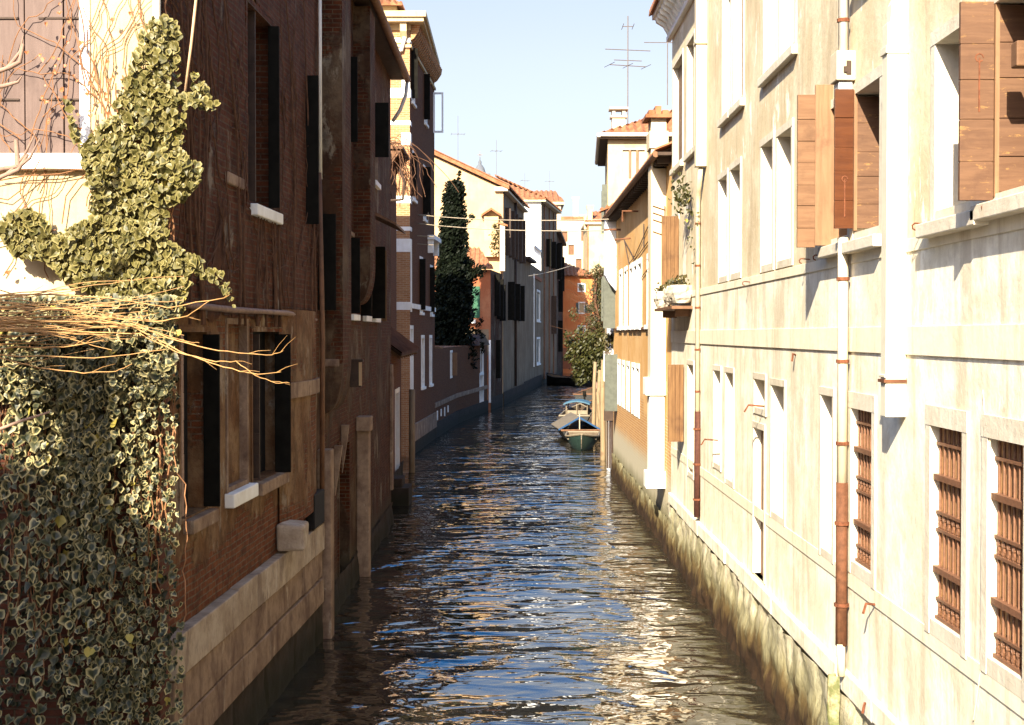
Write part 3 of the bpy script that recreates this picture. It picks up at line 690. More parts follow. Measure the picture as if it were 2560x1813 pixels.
# windows on the canal face
o1 = window(h, w, sL(447), sL(513), 3.05, 5.02, .06, .22, fill=m_void, sill=False, frame=m_L1)
leaf(o1, w, sL(447) + .02, -.20, .02, 3.08, 5.0, m_pink, 6, .09)
leaf(o1, w, sL(513) - .02, -.02, .16, 3.06, 5.0, m_dark, 1)
b = M(); b.wb(w, sL(455), sL(520), -.02, .12, 2.88, 3.03); b.build("sill", m_plinth, o1, bevel=.015)
o2 = window(h, w, sL(628), sL(698), 3.07, 5.03, .06, .22, fill=m_void, sill=False, frame=m_L1)
leaf(o2, w, sL(642), -.18, .03, 3.10, 5.0, m_dkbrown, 6)
leaf(o2, w, sL(690), -.02, .20, 3.06, 5.0, m_dark, 1)
b = M(); b.wb(w, sL(632), sL(700), -.02, .13, 2.90, 3.06); b.build("sill", m_plinth, o2, bevel=.015)
o3 = window(h, w, sL(566), sL(614), 3.16, 5.12, .07, .10, fill=m_L1, sill=False, frame=m_plinth, name="blocked_window")
b = M(); b.wb(w, sL(560), sL(622), -.02, .12, 2.93, 3.10); b.build("sill", m_stone, o3, bevel=.015)
o4 = window(h, w, sL(618), sL(682), 6.70, 9.2, .08, .25, fill=m_void, sill=False, frame=m_L1b)
leaf(o4, w, sL(640), -.20, .0, 6.72, 9.2, m_dkbrown, 7); leaf(o4, w, sL(676), -.02, .13, 6.72, 9.2, m_dark, 1)
b = M(); b.wb(w, sL(625), sL(690), -.02, .11, 6.52, 6.67); b.build("sill", m_stone, o4, bevel=.015)
b = M(); b.wb(w, sL(560), sL(600), .0, .07, 6.78, 6.92); h.part("stone_scrap", b, m_plinth, bevel=.02)
leaf(h.root, w, sL(762), .0, .22, 6.70, 9.0, m_dark, 1)
# rounded far corner with its stone ring and block
def bulge(z0, z1, amt, sa, sb, mat, name, pad=0.0, par=None):
    b = M(); L = sb - sa
    def fn(a, c): return w.P(sa + L * a, amt * max(0, math.sin(math.pi * min(1, a * .97 + .015))) ** .55 + pad, z0 + (z1 - z0) * c)
    b.grid(fn, 26, 8)
    b.grid(lambda a, c: w.P(sa + L * a, (amt * max(0, math.sin(math.pi * min(1, a * .97 + .015))) ** .55 + pad) * c, z1), 26, 1)
    b.grid(lambda a, c: w.P(sa + L * a, (amt * max(0, math.sin(math.pi * min(1, a * .97 + .015))) ** .55 + pad) * (1 - c), z0), 26, 1)
    return b.build(name, mat, par or h.root, smooth=False)
bl = bulge(2.25, 5.35, .16, sL(692), sL(784), m_L1, "rounded_corner")
bulge(4.08, 4.30, .17, sL(690), sL(787), m_plinth, "stone_ring", .035, bl)
b = M(); b.wb(w, sL(686), sL(686) + .55, .0, .40, 1.96, 2.34); b.v = [tuple(c + random.uniform(-.035, .035) for c in p) for p in b.v]; h.part("corner_block", b, m_plinth_t, bevel=.04)
b = M(); b.wb(w, sL(760), sL(786), .02, .16, 1.96, 2.5); h.part("iron_pivot", b, m_void, bevel=.02)
# stone plinth in courses of blocks
def course(z0, z1, n1, mat, name, lens, jz=.006):
    b = M(); s_ = 0.0
    while s_ < w.L - .01:
        l = random.uniform(*lens); e = min(s_ + l, w.L)
        if w.L - e < .3: e = w.L
        b.wb(w, s_ + .004, e - .004, -.02, n1 + random.uniform(-.008, .012), z0 + .005, z1 - .005 + random.uniform(-jz, jz)); s_ = e
    h.part(name, b, mat, bevel=.014)
course(1.50, 1.94, .13, m_plinth_t, "plinth_course", (1.0, 2.1)); course(1.06, 1.49, .10, m_plinth, "plinth_course", (.8, 1.8)); course(.64, 1.05, .115, m_plinth, "plinth_course", (1.2, 2.6))
b = M(); b.grid(foot_fn(w, w.L, .66, .07, 21, .06), 120, 16); h.part("wet_footing", b, m_plinth_d, smooth=True)
# pipes and poles up the face
pipe(h, [(-3.52, 13.94, 5.3), (-3.52, 13.94, 12.2)], .04, m_wpipe)
pipe(h, [w.P(sL(789), .08, 7.5), w.P(sL(789), .08, 12.2)], .035, m_wpipe)
pipe(h, [w.P(w.L - .05, .10, 1.9), w.P(w.L - .05, .12, 5.0), w.P(w.L - .05, .07, 7.6)], .04, m_dkbr2)
# dead branch tied along the string course
b = M(); b.tube([w.P(sL(u), .10 + .02 * math.sin(u), 5 - (v - 835) / F * (14 + sL(u))) for u, v in ((440, 762), (500, 768), (560, 775), (640, 779), (700, 783), (740, 792), (776, 800))], [.035, .04, .04, .035, .04, .03, .02], 7)
h.part("rail_branch", b, m_stick, smooth=True)
# sunlit end wall: big boarded shutter window with pale surround
s0, s1, z0, z1 = -5.95 + 14, -4.30 + 14, 6.79, 9.6
we.holes.append((s0 - .10, s1 + .10, z0 - .02, z1 + .1))
b = M(); b.wb(we, s0 - .1, s0, -.2, .025, z0 - .02, z1 + .1); b.wb(we, s1, s1 + .1, -.2, .025, z0 - .02, z1 + .1); b.wb(we, s0, s1, -.2, .02, z1, z1 + .1)
o = h.part("window", b, m_stone)
b = M(); b.wb(we, s0 - .35, s1 + .30, -.05, .10, z0 - .16, z0); b.build("sill", m_stone, o, bevel=.012)
bnds = [s0, s1 - .98, s1 - .565, s1 - .175, s1]
for i in range(4):
    b = M(); b.wb(we, bnds[i] + .006, bnds[i + 1] - .006, -.09, -.03 - .006 * (i % 2), z0 + .01, z1); b.build("shutter", m_vboard, o, bevel=.004)
b = M(); b.wb(we, s0, s1, -.16, -.10, z0, z1); b.build("pane", m_void, o)
for z in (7.33, 8.14):
    b = M(); b.wb(we, s1 - .42, s1 - .02, -.03, -.018, z, z + .018); b.wb(we, s1 - 1.2, s1 - .62, -.03, -.018, z, z + .018); b.build("strap_hinge", m_dkbrown, o)
h.extra.poly
h.finish()
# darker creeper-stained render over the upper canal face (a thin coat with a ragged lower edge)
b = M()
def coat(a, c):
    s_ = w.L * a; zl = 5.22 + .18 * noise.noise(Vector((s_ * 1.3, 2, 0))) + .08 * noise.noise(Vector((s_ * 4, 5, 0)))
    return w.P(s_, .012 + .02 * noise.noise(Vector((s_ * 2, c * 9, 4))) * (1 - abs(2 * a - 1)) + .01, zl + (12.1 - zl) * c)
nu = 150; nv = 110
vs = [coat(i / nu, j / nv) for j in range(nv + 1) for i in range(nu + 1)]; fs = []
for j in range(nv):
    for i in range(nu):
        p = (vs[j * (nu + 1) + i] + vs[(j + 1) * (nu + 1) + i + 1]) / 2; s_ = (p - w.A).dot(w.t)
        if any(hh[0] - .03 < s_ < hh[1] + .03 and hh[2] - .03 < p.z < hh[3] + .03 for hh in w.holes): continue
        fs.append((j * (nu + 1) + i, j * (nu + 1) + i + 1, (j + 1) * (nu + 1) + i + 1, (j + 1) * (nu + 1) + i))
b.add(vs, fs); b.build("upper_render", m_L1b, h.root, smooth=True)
# dry creeper stems over the upper face
b = M()
for k in range(95):
    s_ = random.uniform(.05, w.L - .05); z = random.uniform(5.2, 8.5); n_ = .045; pts = []; a = random.gauss(0, .7)
    l = random.randint(8, 22)
    for i in range(l):
        pts.append(w.P(s_, n_ + random.uniform(-.012, .018), z)); a = a * .88 + random.gauss(0, .34); s_ += math.sin(a) * .12; z += math.cos(a) * .13
        s_ = min(max(s_, .02), w.L - .02)
        if z > 12 or any(hh[0] - .02 < s_ < hh[1] + .02 and hh[2] < z < hh[3] for hh in w.holes): break
    if len(pts) > 2: b.tube(pts, [.009 * (1 - .7 * i / len(pts)) * random.uniform(.6, 1.0) + .003 for i in range(len(pts))], 4, cap=False)
for k in range(16):
    s_ = random.uniform(.5, w.L - .3); z = 5.1; pts = []; a = 0
    for i in range(30):
        pts.append(w.P(s_, .06, z)); a = a * .9 + random.gauss(0, .1); s_ += math.sin(a) * .25; z += .24
        s_ = min(max(s_, .05), w.L - .05)
        if any(hh[0] - .02 < s_ < hh[1] + .02 and hh[2] < z < hh[3] for hh in w.holes): break
    if len(pts) > 2: b.tube(pts, [.020 * (1 - .6 * i / len(pts)) for i in range(len(pts))], 5, cap=False)
tag(b.build("dry_creeper", m_vine), "leafless dry creeper stems matting the shaded upper face of the left house", "climbing plant")
# thin russet creeper on the sunny end wall
b = M()
def yv(u, v, Y=13.9): return at(u, v, Y)
for k in range(46):
    u = random.uniform(-40, 400); v = random.choice([random.uniform(150, 420), random.uniform(430, 720)]); pts = []; a = random.gauss(0, .5)
    if random.random() < .45: u = random.uniform(215, 385); v = random.uniform(200, 330); a = random.gauss(0, .15)
    for i in range(random.randint(8, 24)):
        yy = 13.96
        pts.append(at(u, v, yy)); a = a * .9 + random.gauss(0, .3); u += math.sin(a) * 20; v -= math.cos(a) * 22
        if u > 398: break
    if len(pts) > 2: b.tube(pts, [.0045 * (1 - .6 * i / len(pts)) + .0018 for i in range(len(pts))], 4, cap=False)
for pts in ([(-20, 455), (60, 440), (150, 435), (235, 415), (300, 380)], [(-20, 425), (120, 422), (240, 425)], [(155, 560), (165, 490), (195, 450), (240, 420)], [(-30, 490), (20, 500), (60, 470), (100, 400)], [(-20, 610), (60, 590), (140, 575)]):
    b.tube([at(u, v, 13.93 - (.12 if 385 < v < 430 and u < 235 else 0)) for u, v in pts], .0065, 4, cap=False)
o = tag(b.build("russet_creeper", m_vine2), "thin russet creeper stems spreading over the sunny cream end wall", "climbing plant")
b = M(); col = []
for k in range(60):
    u = random.choice([random.uniform(95, 210), random.uniform(215, 380), random.uniform(0, 200)]); v = random.uniform(0, 330) if u < 215 else random.uniform(30, 300)
    if u < 60: v = random.uniform(440, 700)
    add_leaf(b, col, at(u, v, 13.86), random.uniform(.025, .055), Vector((random.uniform(-.5, .5), -1, random.uniform(-.3, .6))))
m_russ = leafmat("russet_leaf", (.30, .09, .03), (.38, .16, .06), (.30, .11, .05)); b.build("dead_leaf", m_russ, o, col=col)
# bare branches in front of the shutter at far left
b = M()
for pts in ([(-60, 470), (20, 435), (60, 390), (90, 330)], [(-60, 200), (20, 170), (50, 130), (58, 90)], [(-60, 225), (10, 215), (45, 205), (55, 190)], [(20, 435), (45, 425), (70, 385)], [(20, 170), (50, 155), (58, 110)], [(-40, 430), (50, 415), (75, 395), (100, 345)], [(45, 415), (40, 350)]):
    b.tube([at(u, v, 12.2) for u, v in pts], [.026, .020, .013, .005][:len(pts)], 6, cap=False)
tag(b.build("bare_branch", m_stick, smooth=True), "bare grey branch with upturned twigs in front of the big mauve shutter", "branch")
# cane leaning at the corner
b = M(); b.tube([at(505, -120, 12.9), at(490, 0, 12.92), at(478, 110, 12.95), at(463, 228, 13.0)], [.014, .014, .013, .012], 7)
tag(b.build("leaning_cane", m_cane, smooth=True), "long pale cane leaning upright above the ivy by the dark wall", "cane")
# ------------------------------------------------------------------ ivy
def ivy(name, label, mat, regions, size, Y, thick, n_lookout, seed):
    random.seed(seed); b = M(); col = []
    for poly, n_, sz in regions:
        us = [p[0] for p in poly]; vs_ = [p[1] for p in poly]; k = 0; tries = 0
        while k < n_ and tries < n_ * 40:
            tries += 1; u = random.uniform(min(us), max(us)); v = random.uniform(min(vs_), max(vs_))
            ins = False; j = len(poly) - 1
            for i in range(len(poly)):
                if (poly[i][1] > v) != (poly[j][1] > v) and u < (poly[j][0] - poly[i][0]) * (v - poly[i][1]) / (poly[j][1] - poly[i][1]) + poly[i][0]: ins = not ins
                j = i
            if not ins: continue
            dens = noise.noise(Vector((u / 75, v / 110, seed)))
            if dens < n_lookout and random.random() < .8: continue
            y = Y - random.uniform(0, thick) * (.6 + .6 * max(0, noise.noise(Vector((u / 90, v / 90, seed + 3)))))
            c = at(u, v, y)
            nr = Vector((random.gauss(.1, .4), -1, random.gauss(.35, .45)))
            add_leaf(b, col, c, sz * random.choice((.6, .8, 1.0, 1.0, 1.2)) * random.uniform(.85, 1.15), nr, Vector((random.gauss(0, .45), 0, -1))); k += 1
    o = b.build(name, mat, col=col); tag(o, label, "ivy"); return o
up = [((335, 95), (372, 55), (415, 45), (450, 70), (452, 130), (440, 215), (425, 290), (300, 290), (325, 170)),]
I1 = ivy("climbing_ivy", "bushy sunlit ivy climbing the corner of the cream end wall", m_ivy, [
    ([(350, 85), (385, 45), (440, 52), (452, 105), (445, 190), (440, 260), (310, 262), (318, 200), (335, 150)], 430, .08),
    ([(305, 225), (440, 225), (500, 240), (535, 262), (560, 285), (520, 275), (470, 262), (455, 330), (460, 420), (470, 440), (240, 440), (205, 420), (205, 370), (270, 300)], 820, .078),
    ([(205, 380), (245, 360), (470, 395), (478, 420), (495, 395), (500, 455), (460, 500), (420, 520), (410, 590), (230, 560), (225, 470)], 950, .078),
    ([(0, 550), (60, 520), (100, 540), (140, 590), (230, 545), (410, 560), (430, 610), (500, 655), (470, 690), (455, 790), (380, 800), (300, 770), (150, 690), (120, 650), (40, 640), (0, 590)], 2300, .078),
    ([(430, 620), (500, 650), (560, 690), (580, 740), (590, 770), (570, 755), (550, 715), (500, 690), (450, 680)], 70, .065),
    ([(160, 245), (175, 255), (195, 340), (205, 380), (190, 370), (175, 300)], 30, .07),
    ([(470, 190), (490, 180), (545, 262), (500, 265)], 40, .06)], 1, 13.85, .30, -.9, 5)
b = M()
for k in range(40):
    u, v = random.uniform(280, 430), random.uniform(500, 750); pts = []; a = random.gauss(0, .3)
    for i in range(14):
        pts.append(at(u, v, 13.86)); u += math.sin(a) * 14; v -= 26; a = a * .8 + random.gauss(0, .3)
        if v < 90 or u > 440 or u < 200: break
    if len(pts) > 2: b.tube(pts, .008, 4, cap=False)
b.build("stem", m_vine2, I1)
random.seed(31)
# garden wall carrying the hanging ivy
h = House("garden_wall", "old brick garden wall at lower left hidden under hanging ivy",
          [(-14, 12.75), (-3.22, 12.75), (-3.22, 13.1), (-14, 13.1)], -2, 5.15, [m_gbrick], cat="wall"); h.finish()
b = M(); b.bx(-14, -3.16, 12.68, 13.15, 5.16, 5.26); h.part("coping", b, m_plinth, bevel=.02)
# the sunlit coping of the hanging curtain
def curtain(u, v):
    """ivy hangs in ropes: dense at the top, gappy strands lower down"""
    return .55 * math.sin(u / 26.0 + 1.3 * noise.noise(Vector((u / 60, v / 260, 2)))) + noise.noise(Vector((u / 55, v / 120, 9)))
random.seed(77); b = M(); col = []
def hang(u, v, y, sz, sh=.5):
    nr = Vector((random.gauss(0, sh * 1.5), -1, random.gauss(.55, .4)))
    add_leaf(b, col, at(u, v, y), sz, nr, Vector((random.gauss(0, .4), -.25, -1)))
for k in range(2500):          # bushy top along the coping
    v = 745 + 250 * random.random() ** 1.25
    hang(random.uniform(-60, 440 - max(0, v - 860) * .1), v, 12.7 - random.uniform(.02, .5), .088 * random.choice((.5, .7, .9, 1.15)))
for k in range(34):            # ropes of leaves hanging from it
    u0 = random.choice((random.gauss(170, 55), random.gauss(215, 60), random.uniform(-50, 430), random.uniform(240, 430))); v0 = random.uniform(860, 960); ln = random.uniform(250, 900); big = random.choice((.8, 1.0, 1.2)) * (.62 if u0 > 285 else 1)
    yb = 12.62 - random.uniform(.05, .34); v = v0; ph = random.uniform(0, 6)
    while v < min(v0 + ln, 1850):
        f = (v - v0) / ln
        for q in range(1 if f > .55 else 2):
            u = u0 + 12 * math.sin(v / 90 + ph) + random.gauss(0, 17)
            if u < 450: hang(u, v, yb - random.uniform(-.05, .06), .098 * big * random.uniform(.6, 1.2))
        v += random.uniform(9, 24) * (.8 + .8 * f)
for k in range(380):           # scattered leaves over the dark lower wall
    u = random.uniform(-60, 430); hang(u, random.uniform(1150, 1850), 12.68 - random.uniform(.0, .15), .10 * random.uniform(.6, 1.1) * (.75 if u > 280 else 1), .6)
for k in range(520):           # small bottom bush at the corner
    u = random.gauss(310, 70); hang(min(u, 452), random.gauss(1690, 95), 12.66 - random.uniform(.0, .25), .075 * random.uniform(.6, 1.1), .6)
for k in range(420):
    u = random.uniform(280, 445); hang(u, random.uniform(930, 1560), 12.68 - random.uniform(.0, .15), .06 * random.uniform(.6, 1.1), .6)
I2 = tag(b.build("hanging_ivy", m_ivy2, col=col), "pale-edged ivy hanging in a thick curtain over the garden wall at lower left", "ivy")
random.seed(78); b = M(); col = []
for k in range(1100):     # inner, smaller leaves; shade inside the curtain is put into their colour
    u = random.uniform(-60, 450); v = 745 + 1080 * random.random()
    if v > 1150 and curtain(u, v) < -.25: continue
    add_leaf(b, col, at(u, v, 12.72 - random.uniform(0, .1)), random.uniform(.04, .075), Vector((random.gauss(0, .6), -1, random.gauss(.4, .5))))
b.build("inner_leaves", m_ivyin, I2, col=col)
b = M()
for k in range(60):
    u = random.uniform(-40, 440); v = random.uniform(800, 1000); pts = []
    for i in range(random.randint(10, 30)):
        pts.append(at(u, v, 12.6 - random.uniform(0, .1))); u += random.gauss(0, 5); v += 27
    b.tube(pts, .006, 4, cap=False)
b.build("stem", m_vine2, I2)
# bare orange willow wands
random.seed(5); b = M()
wands = [[(-80, 745), (90, 735), (270, 745), (420, 770), (560, 745), (575, 736)], [(-80, 800), (200, 790), (390, 805), (470, 790), (524, 752)], [(-80, 815), (150, 805), (330, 810), (420, 845), (520, 872), (620, 885), (680, 888), (708, 877)],
         [(-80, 830), (120, 825), (330, 815), (450, 880), (520, 905), (600, 930), (660, 935), (702, 930)], [(-80, 850), (200, 830), (350, 835), (440, 880), (540, 905), (590, 905), (640, 940), (690, 958), (724, 958)], [(-80, 880), (0, 895), (100, 920), (210, 932), (290, 928), (330, 910)],
         [(-80, 765), (60, 770), (170, 778), (260, 800), (390, 830), (470, 855), (498, 857)], [(-80, 885), (40, 868), (160, 868), (260, 850)], [(-80, 700), (60, 745), (200, 725)]]
def wand(q, r, y0):
    pts = [at(u, v, y0 - .5 * (i / 6)) for i, (u, v) in enumerate(q)]; out = []
    for i in range(len(pts) - 1):
        for k in range(4): out.append(pts[i].lerp(pts[i + 1], k / 4) + Vector((0, random.gauss(0, .006), random.gauss(0, .0025))))
    out.append(pts[-1]); n = len(out); b.tube(out, [r * (1 - .8 * i / n) + .0012 for i in range(n)], 5, cap=False)
    for k in range(3):
        i = random.randint(n // 3, n - 2); p = out[i]; d = (out[i + 1] - out[i]).normalized() + Vector((0, random.uniform(-.3, .3), random.uniform(-.35, .45)))
        b.tube([p, p + d * .09 + Vector((0, 0, .01)), p + d * .2], [r * .4, r * .3, .001], 4, cap=False)
for q in wands: wand(q, random.uniform(.005, .008), 11.6)
for k in range(46):
    v = random.gauss(812, 38); u = -80; pts = []; a = random.gauss(0, .06); y = random.uniform(11.2, 11.9); l = random.randint(6, 13)
    for i in range(l):
        pts.append(at(u, v, y)); u += 45; a += random.gauss(0, .05); v += 45 * a
    r_ = random.uniform(.0025, .0065); b.tube([p + Vector((0, 0, random.gauss(0, .005))) for p in pts], [r_ * (1 - .8 * i / l) + .0012 for i in range(l)], 5, cap=False)
tag(b.build("willow_wands", m_twig, smooth=True), "long bare orange willow wands reaching right across the ivy", "shrub")
b = M(); b.tube([at(-60, 1095, 11.7), at(60, 1050, 11.8), at(125, 1030, 11.9)], [.018, .014, .008], 6, cap=False)
tag(b.build("broken_twig", m_pink, smooth=True), "single pale twig sticking out of the ivy curtain", "branch")
# ------------------------------------------------------------------ second left house with chimney breasts and water gate
h = House("brick_house", "dark weathered brick house with chimney breasts rising from the canal beyond the creeper house",
          [(-13, 22.75), (-3.2, 22.75), (-3.2, 37), (-13, 37)], -2, 11.7, [m_L2])
w = h.w[1]
def sB(u): return F * -3.2 / (u - 1280) - 22.75
def breast(sa, sb, p, zt, zb, cz):
    b = M(); b.wb(w, sa, sb, .0, p, cz, zt)
    k = 12; prof = [(0.0, cz)] + [(p * math.cos(math.pi / 2 * i / k) ** .8 if i < k else 0.004, cz - (cz - zb) * math.sin(math.pi / 2 * i / k)) for i in range(k + 1)]
    b.prism([w.P(sa, n_, z) for n_, z in prof], w.t * (sb - sa))
    return h.part("chimney_breast", b, m_L2)
breast(.75, 2.0, .36, 11.6, 3.65, 4.6); breast(5.6, 6.6, .34, 11.6, 5.6, 6.4)
b = M(); b.wb(w, .73, 2.02, .0, .30, 4.45, 4.58); h.part("corbel_band", b, m_plinth, bevel=.02)
# piers of the water gate
b = M(); b.wb(w, .12, .50, .0, .24, -1.5, 3.1); h.part("stone_pier", b, m_plinth, bevel=.02)
b = M(); b.wb(w, 6.0, 6.35, .0, .26, -1.5, 3.0); b.wb(w, 5.9, 6.4, .0, .3, 3.0, 3.3); h.part("stone_pier", b, m_plinth, bevel=.02)
b = M(); b.wb(w, 13.9, 14.2, .0, .07, .9, 4.2); h.part("stone_pier", b, m_plinth, bevel=.01)
window(h, w, 3.0, 4.6, .1, 2.9, .12, .3, fill=m_void, sill=False, frame=m_L2, name="water_gate")
window(h, w, 1.0 + 1.4, 3.0, 5.5, 6.9, .1, .2, fill=m_void, sill=False, frame=m_L2)
for (s_, p0, p1, za, zb, mt) in ((.33, 0, .30, 5.39, 6.98, m_dark), (7.3, 0, .56, 8.78, 9.95, m_dark), (4.9, .0, .20, 5.4, 6.9, m_dark), (6.9, .0, .23, 5.38, 7.1, m_dark), (9.3, .0, .30, 5.35, 7.0, m_dark), (10.8, 0, .2, 5.3, 7.0, m_oldbrown), (3.6, .0, .30, 8.6, 10.2, m_dark)):
    leaf(h.root, w, s_, p0, p1, za, zb, mt, 1)
for s_ in (5.0, 7.4, 9.5): window(h, w, s_, s_ + .9, 5.45, 6.95, .08, .2, fill=m_void, sill=True, frame=m_plinth)
for s_ in (7.5, 9.6): window(h, w, s_, s_ + .9, 8.6, 10.0, .08, .2, fill=m_void, sill=True, frame=m_plinth)
b = M(); b.prism([w.P(7.0, 0, 7.75), w.P(7.0, .75, 7.35), w.P(7.0, .75, 7.30), w.P(7.0, 0, 7.66)], w.t * 2.6); h.part("canopy", b, m_dkbr2)
b = M(); b.wb(w, 4.85, 4.95, .0, .22, 3.95, 4.45); b.wb(w, 4.82, 4.98, .0, .26, 4.45, 4.5); o = h.part("lamp_box", b, m_dkbrown)
b = M(); b.wb(w, 4.84, 4.85, .18, .24, 3.98, 4.44); b.build("pane", m_cream2, o)
for s_, za, zb, p in ((2.25, 2.1, 3.0, .08), (3.3, 2.4, 3.3, .08)):   # pale dripping render tongues on the corbel
    b = M(); b.prism([w.P(s_, .02, zb), w.P(s_, .16, zb), w.P(s_, .10, (za + zb) / 2), w.P(s_, .03, za)], w.t * .12); h.part("render_drip", b, m_plinth)
# eaves with round gutter and curved downpipe end
b = M(); b.wb(w, 0, w.L + .1, 0, .38, 11.7, 11.78); h.part("eave_board", b, m_dkbrown)
pipe(h, [w.P(0, .44, 11.72), w.P(w.L + .15, .44, 11.72)], .09, m_dkbr2, name="gutter")
pipe(h, [w.P(w.L + .05, .44, 11.7), w.P(w.L + .05, .40, 11.3), w.P(w.L + .05, .25, 10.9), w.P(w.L + .05, .05, 10.6)], .05, m_wpipe)
b = M(); roof_slope(b, (-2.78, 22.8, 11.8), (-2.78, 37.1, 11.8), (-1, 0, 0), 5.3, 3.6, pitch=.26)
roof_slope(b, (-13, 37.1, 11.8), (-13, 22.8, 11.8), (1, 0, 0), 4.92, 3.6, pitch=.4)
b.poly([(-3.2, 37, 11.7), (-8.08, 37, 15.3), (-13, 37, 11.7)]); b.poly([(-3.2, 22.76, 11.7), (-13, 22.76, 11.7), (-8.08, 22.76, 15.3)])
h.part("roof", b, m_tile)
b = M(); b.grid(foot_fn(w, w.L, .55, .05, 31, .07), 120, 14); h.part("wet_footing", b, m_plinth_d, smooth=True)
h.finish()
b = M(); b.bx(-3.75, -3.0, 40.6, 41.9, -1, .52); b.bx(-3.75, -3.2, 40.7, 41.8, .52, .78)
tag(b.build("landing_step", m_plinth_d, bevel=.02), "dark stone landing steps at the water below the lean-to", "steps")
# low brick range with a lean-to roof, and the taller bay behind it
h = House("lean_to_house", "low brick range with a sagging timber lean-to roof over the canal",
          [(-9, 37.05), (-3.72, 37.05), (-3.95, 49.9), (-9, 49.9)], -2, 4.9, [m_L3]); w = h.w[1]
b = M()
b.prism([w.P(2.5, -.6, 5.35), w.P(2.5, .62, 4.45), w.P(2.5, .62, 4.36), w.P(2.5, -.6, 5.24)], w.t * 10); o = h.part("lean_to_roof", b, m_dkbrown)
b = M()
for i in range(9): b.prism([w.P(2.7 + i * 1.15, -.1, 4.85), w.P(2.7 + i * 1.15, .6, 4.35), w.P(2.7 + i * 1.15, .6, 4.27), w.P(2.7 + i * 1.15, -.1, 4.70)], w.t * .1)
b.build("rafters", m_dkbr2, o)
b = M(); roof_slope(b, w.P(2.4, .66, 4.48), w.P(12.6, .66, 4.48), -w.n, 1.3, .95, pitch=.24); b.build("tiles", m_oldtile, o)
b = M(); b.wb(w, 5.0, 8.5, .0, .03, 2.2, 3.6); h.part("slatted_screen", b, m_dkbr2)
window(h, w, 9.5, 11.5, -.5, 3.0, .15, .4, fill=m_void, sill=False, frame=m_stone, name="water_gate", bottom=False)
b = M(); b.grid(foot_fn(w, w.L, .5, .05, 41, .07), 100, 12); h.part("wet_footing", b, m_plinth_d, smooth=True)
h.finish()
h = House("brick_bay", "tall narrow brick bay with a tangle of dry vine on its top",
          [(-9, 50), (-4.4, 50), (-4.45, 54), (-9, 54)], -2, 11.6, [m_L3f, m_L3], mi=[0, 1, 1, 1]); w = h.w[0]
for za, zb in ((8.9, 9.6), (11.0, 11.5)): 
    b = M(); b.wb(w, w.L - 1.2, w.L + .01, .0, .03, za, zb); h.part("stone_quoin", b, m_stone)
b = M(); b.bx(-4.9, -3.9, 50.2, 53.5, 11.62, 11.72); b.prism([(-4.42, 50.3, 11.0), (-3.95, 50.3, 11.6), (-4.42, 50.3, 11.6)], (0, .15, 0)); b.prism([(-4.42, 53.2, 11.0), (-3.95, 53.2, 11.6), (-4.42, 53.2, 11.6)], (0, .15, 0)); h.part("balcony", b, m_dkbr2)
b = M(); b.tube([(-4.44, 50.1, 9.75), (-3.9, 50.1, 9.8), (-3.84, 50.1, 10.4), (-4.0, 50.1, 10.9)], .05, 7); h.part("lamp_bracket", b, m_dkbrown)
h.finish()
random.seed(9); b = M()
for k in range(90):
    p = Vector((random.uniform(-4.9, -3.95), random.uniform(50, 53), random.uniform(11.3, 12.2))); d = Vector((random.gauss(0, .1), random.gauss(-.1, .12), random.uniform(-.1, .12))); pts = []
    for i in range(random.randint(6, 16)):
        pts.append(p.copy()); p += d; d = d * .85 + Vector((random.gauss(0, .05), random.gauss(0, .05), -.05))
        if p.z < 9.8: break
    if len(pts) > 2: b.tube(pts, .012, 4, cap=False)
tag(b.build("vine_tangle", m_vine), "tangle of dry vine hanging over the side of the tall brick bay", "climbing plant")
# ------------------------------------------------------------------ tall brick house with white bands and bracketed cornice
h = House("banded_brick_house", "tall brick house with white stone bands and a bracketed cornice against the sky",
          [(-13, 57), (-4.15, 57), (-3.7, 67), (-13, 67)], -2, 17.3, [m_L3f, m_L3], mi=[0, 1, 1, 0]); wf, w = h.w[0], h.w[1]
for v0, v1, ln in ((95, 106, 4), (221, 244, 2.6), (302, 313, 3), (332, 363, .35), (490, 508, .8), (567, 577, .8), (597, 630, .8), (755, 775, .6)):
    za, zb = at(1000, v1, 57).z, at(1000, v0, 57).z
    b = M(); b.wb(wf, wf.L - ln, wf.L + .012, -.05, .025, za, zb); b.wb(w, -.012, .5, -.05, .025, za, zb); h.part("stone_band", b, m_stone)
b = M(); b.wb(wf, wf.L - .32, wf.L + .012, .0, .03, at(1000, 233, 57).z, at(1000, 218, 57).z + .3); h.part("stone_quoin", b, m_stone)
# cornice
b = M(); b.bx(-13, -3.55, 56.45, 67.1, 17.55, 17.72); b.bx(-13, -3.45, 56.35, 67.2, 17.72, 17.95); b.wb(wf, 0, wf.L + .06, 0, .08, 16.6, 16.72); b.wb(w, -.06, w.L, 0, .08, 16.6, 16.72); b.bx(-13, -4.1, 56.95, 57.02, 17.3, 17.56)
h.part("cornice", b, m_yellow)
s_ = wf.L - .1
for i in range(6):
    b = M(); b.prism([wf.P(s_, n_, z) for n_, z in ((.003, 17.548), (.42, 17.548), (.36, 17.2), (.12, 16.95), (.003, 16.95))], wf.t * -.26); h.part("cornice_bracket", b, m_yellow); s_ -= .75
for i in range(22):
    s_ = .1 + i * .45; b = M(); b.prism([w.P(s_, n_, z) for n_, z in ((.003, 17.548), (.40, 17.548), (.36, 17.3), (.16, 17.0), (.003, 16.9))], w.t * .2); h.part("cornice_bracket", b, m_L3f)
b = M(); b.bx(-13, -4.7, 57.3, 66.5, 17.95, 18.35); h.part("attic_band", b, m_yellow)
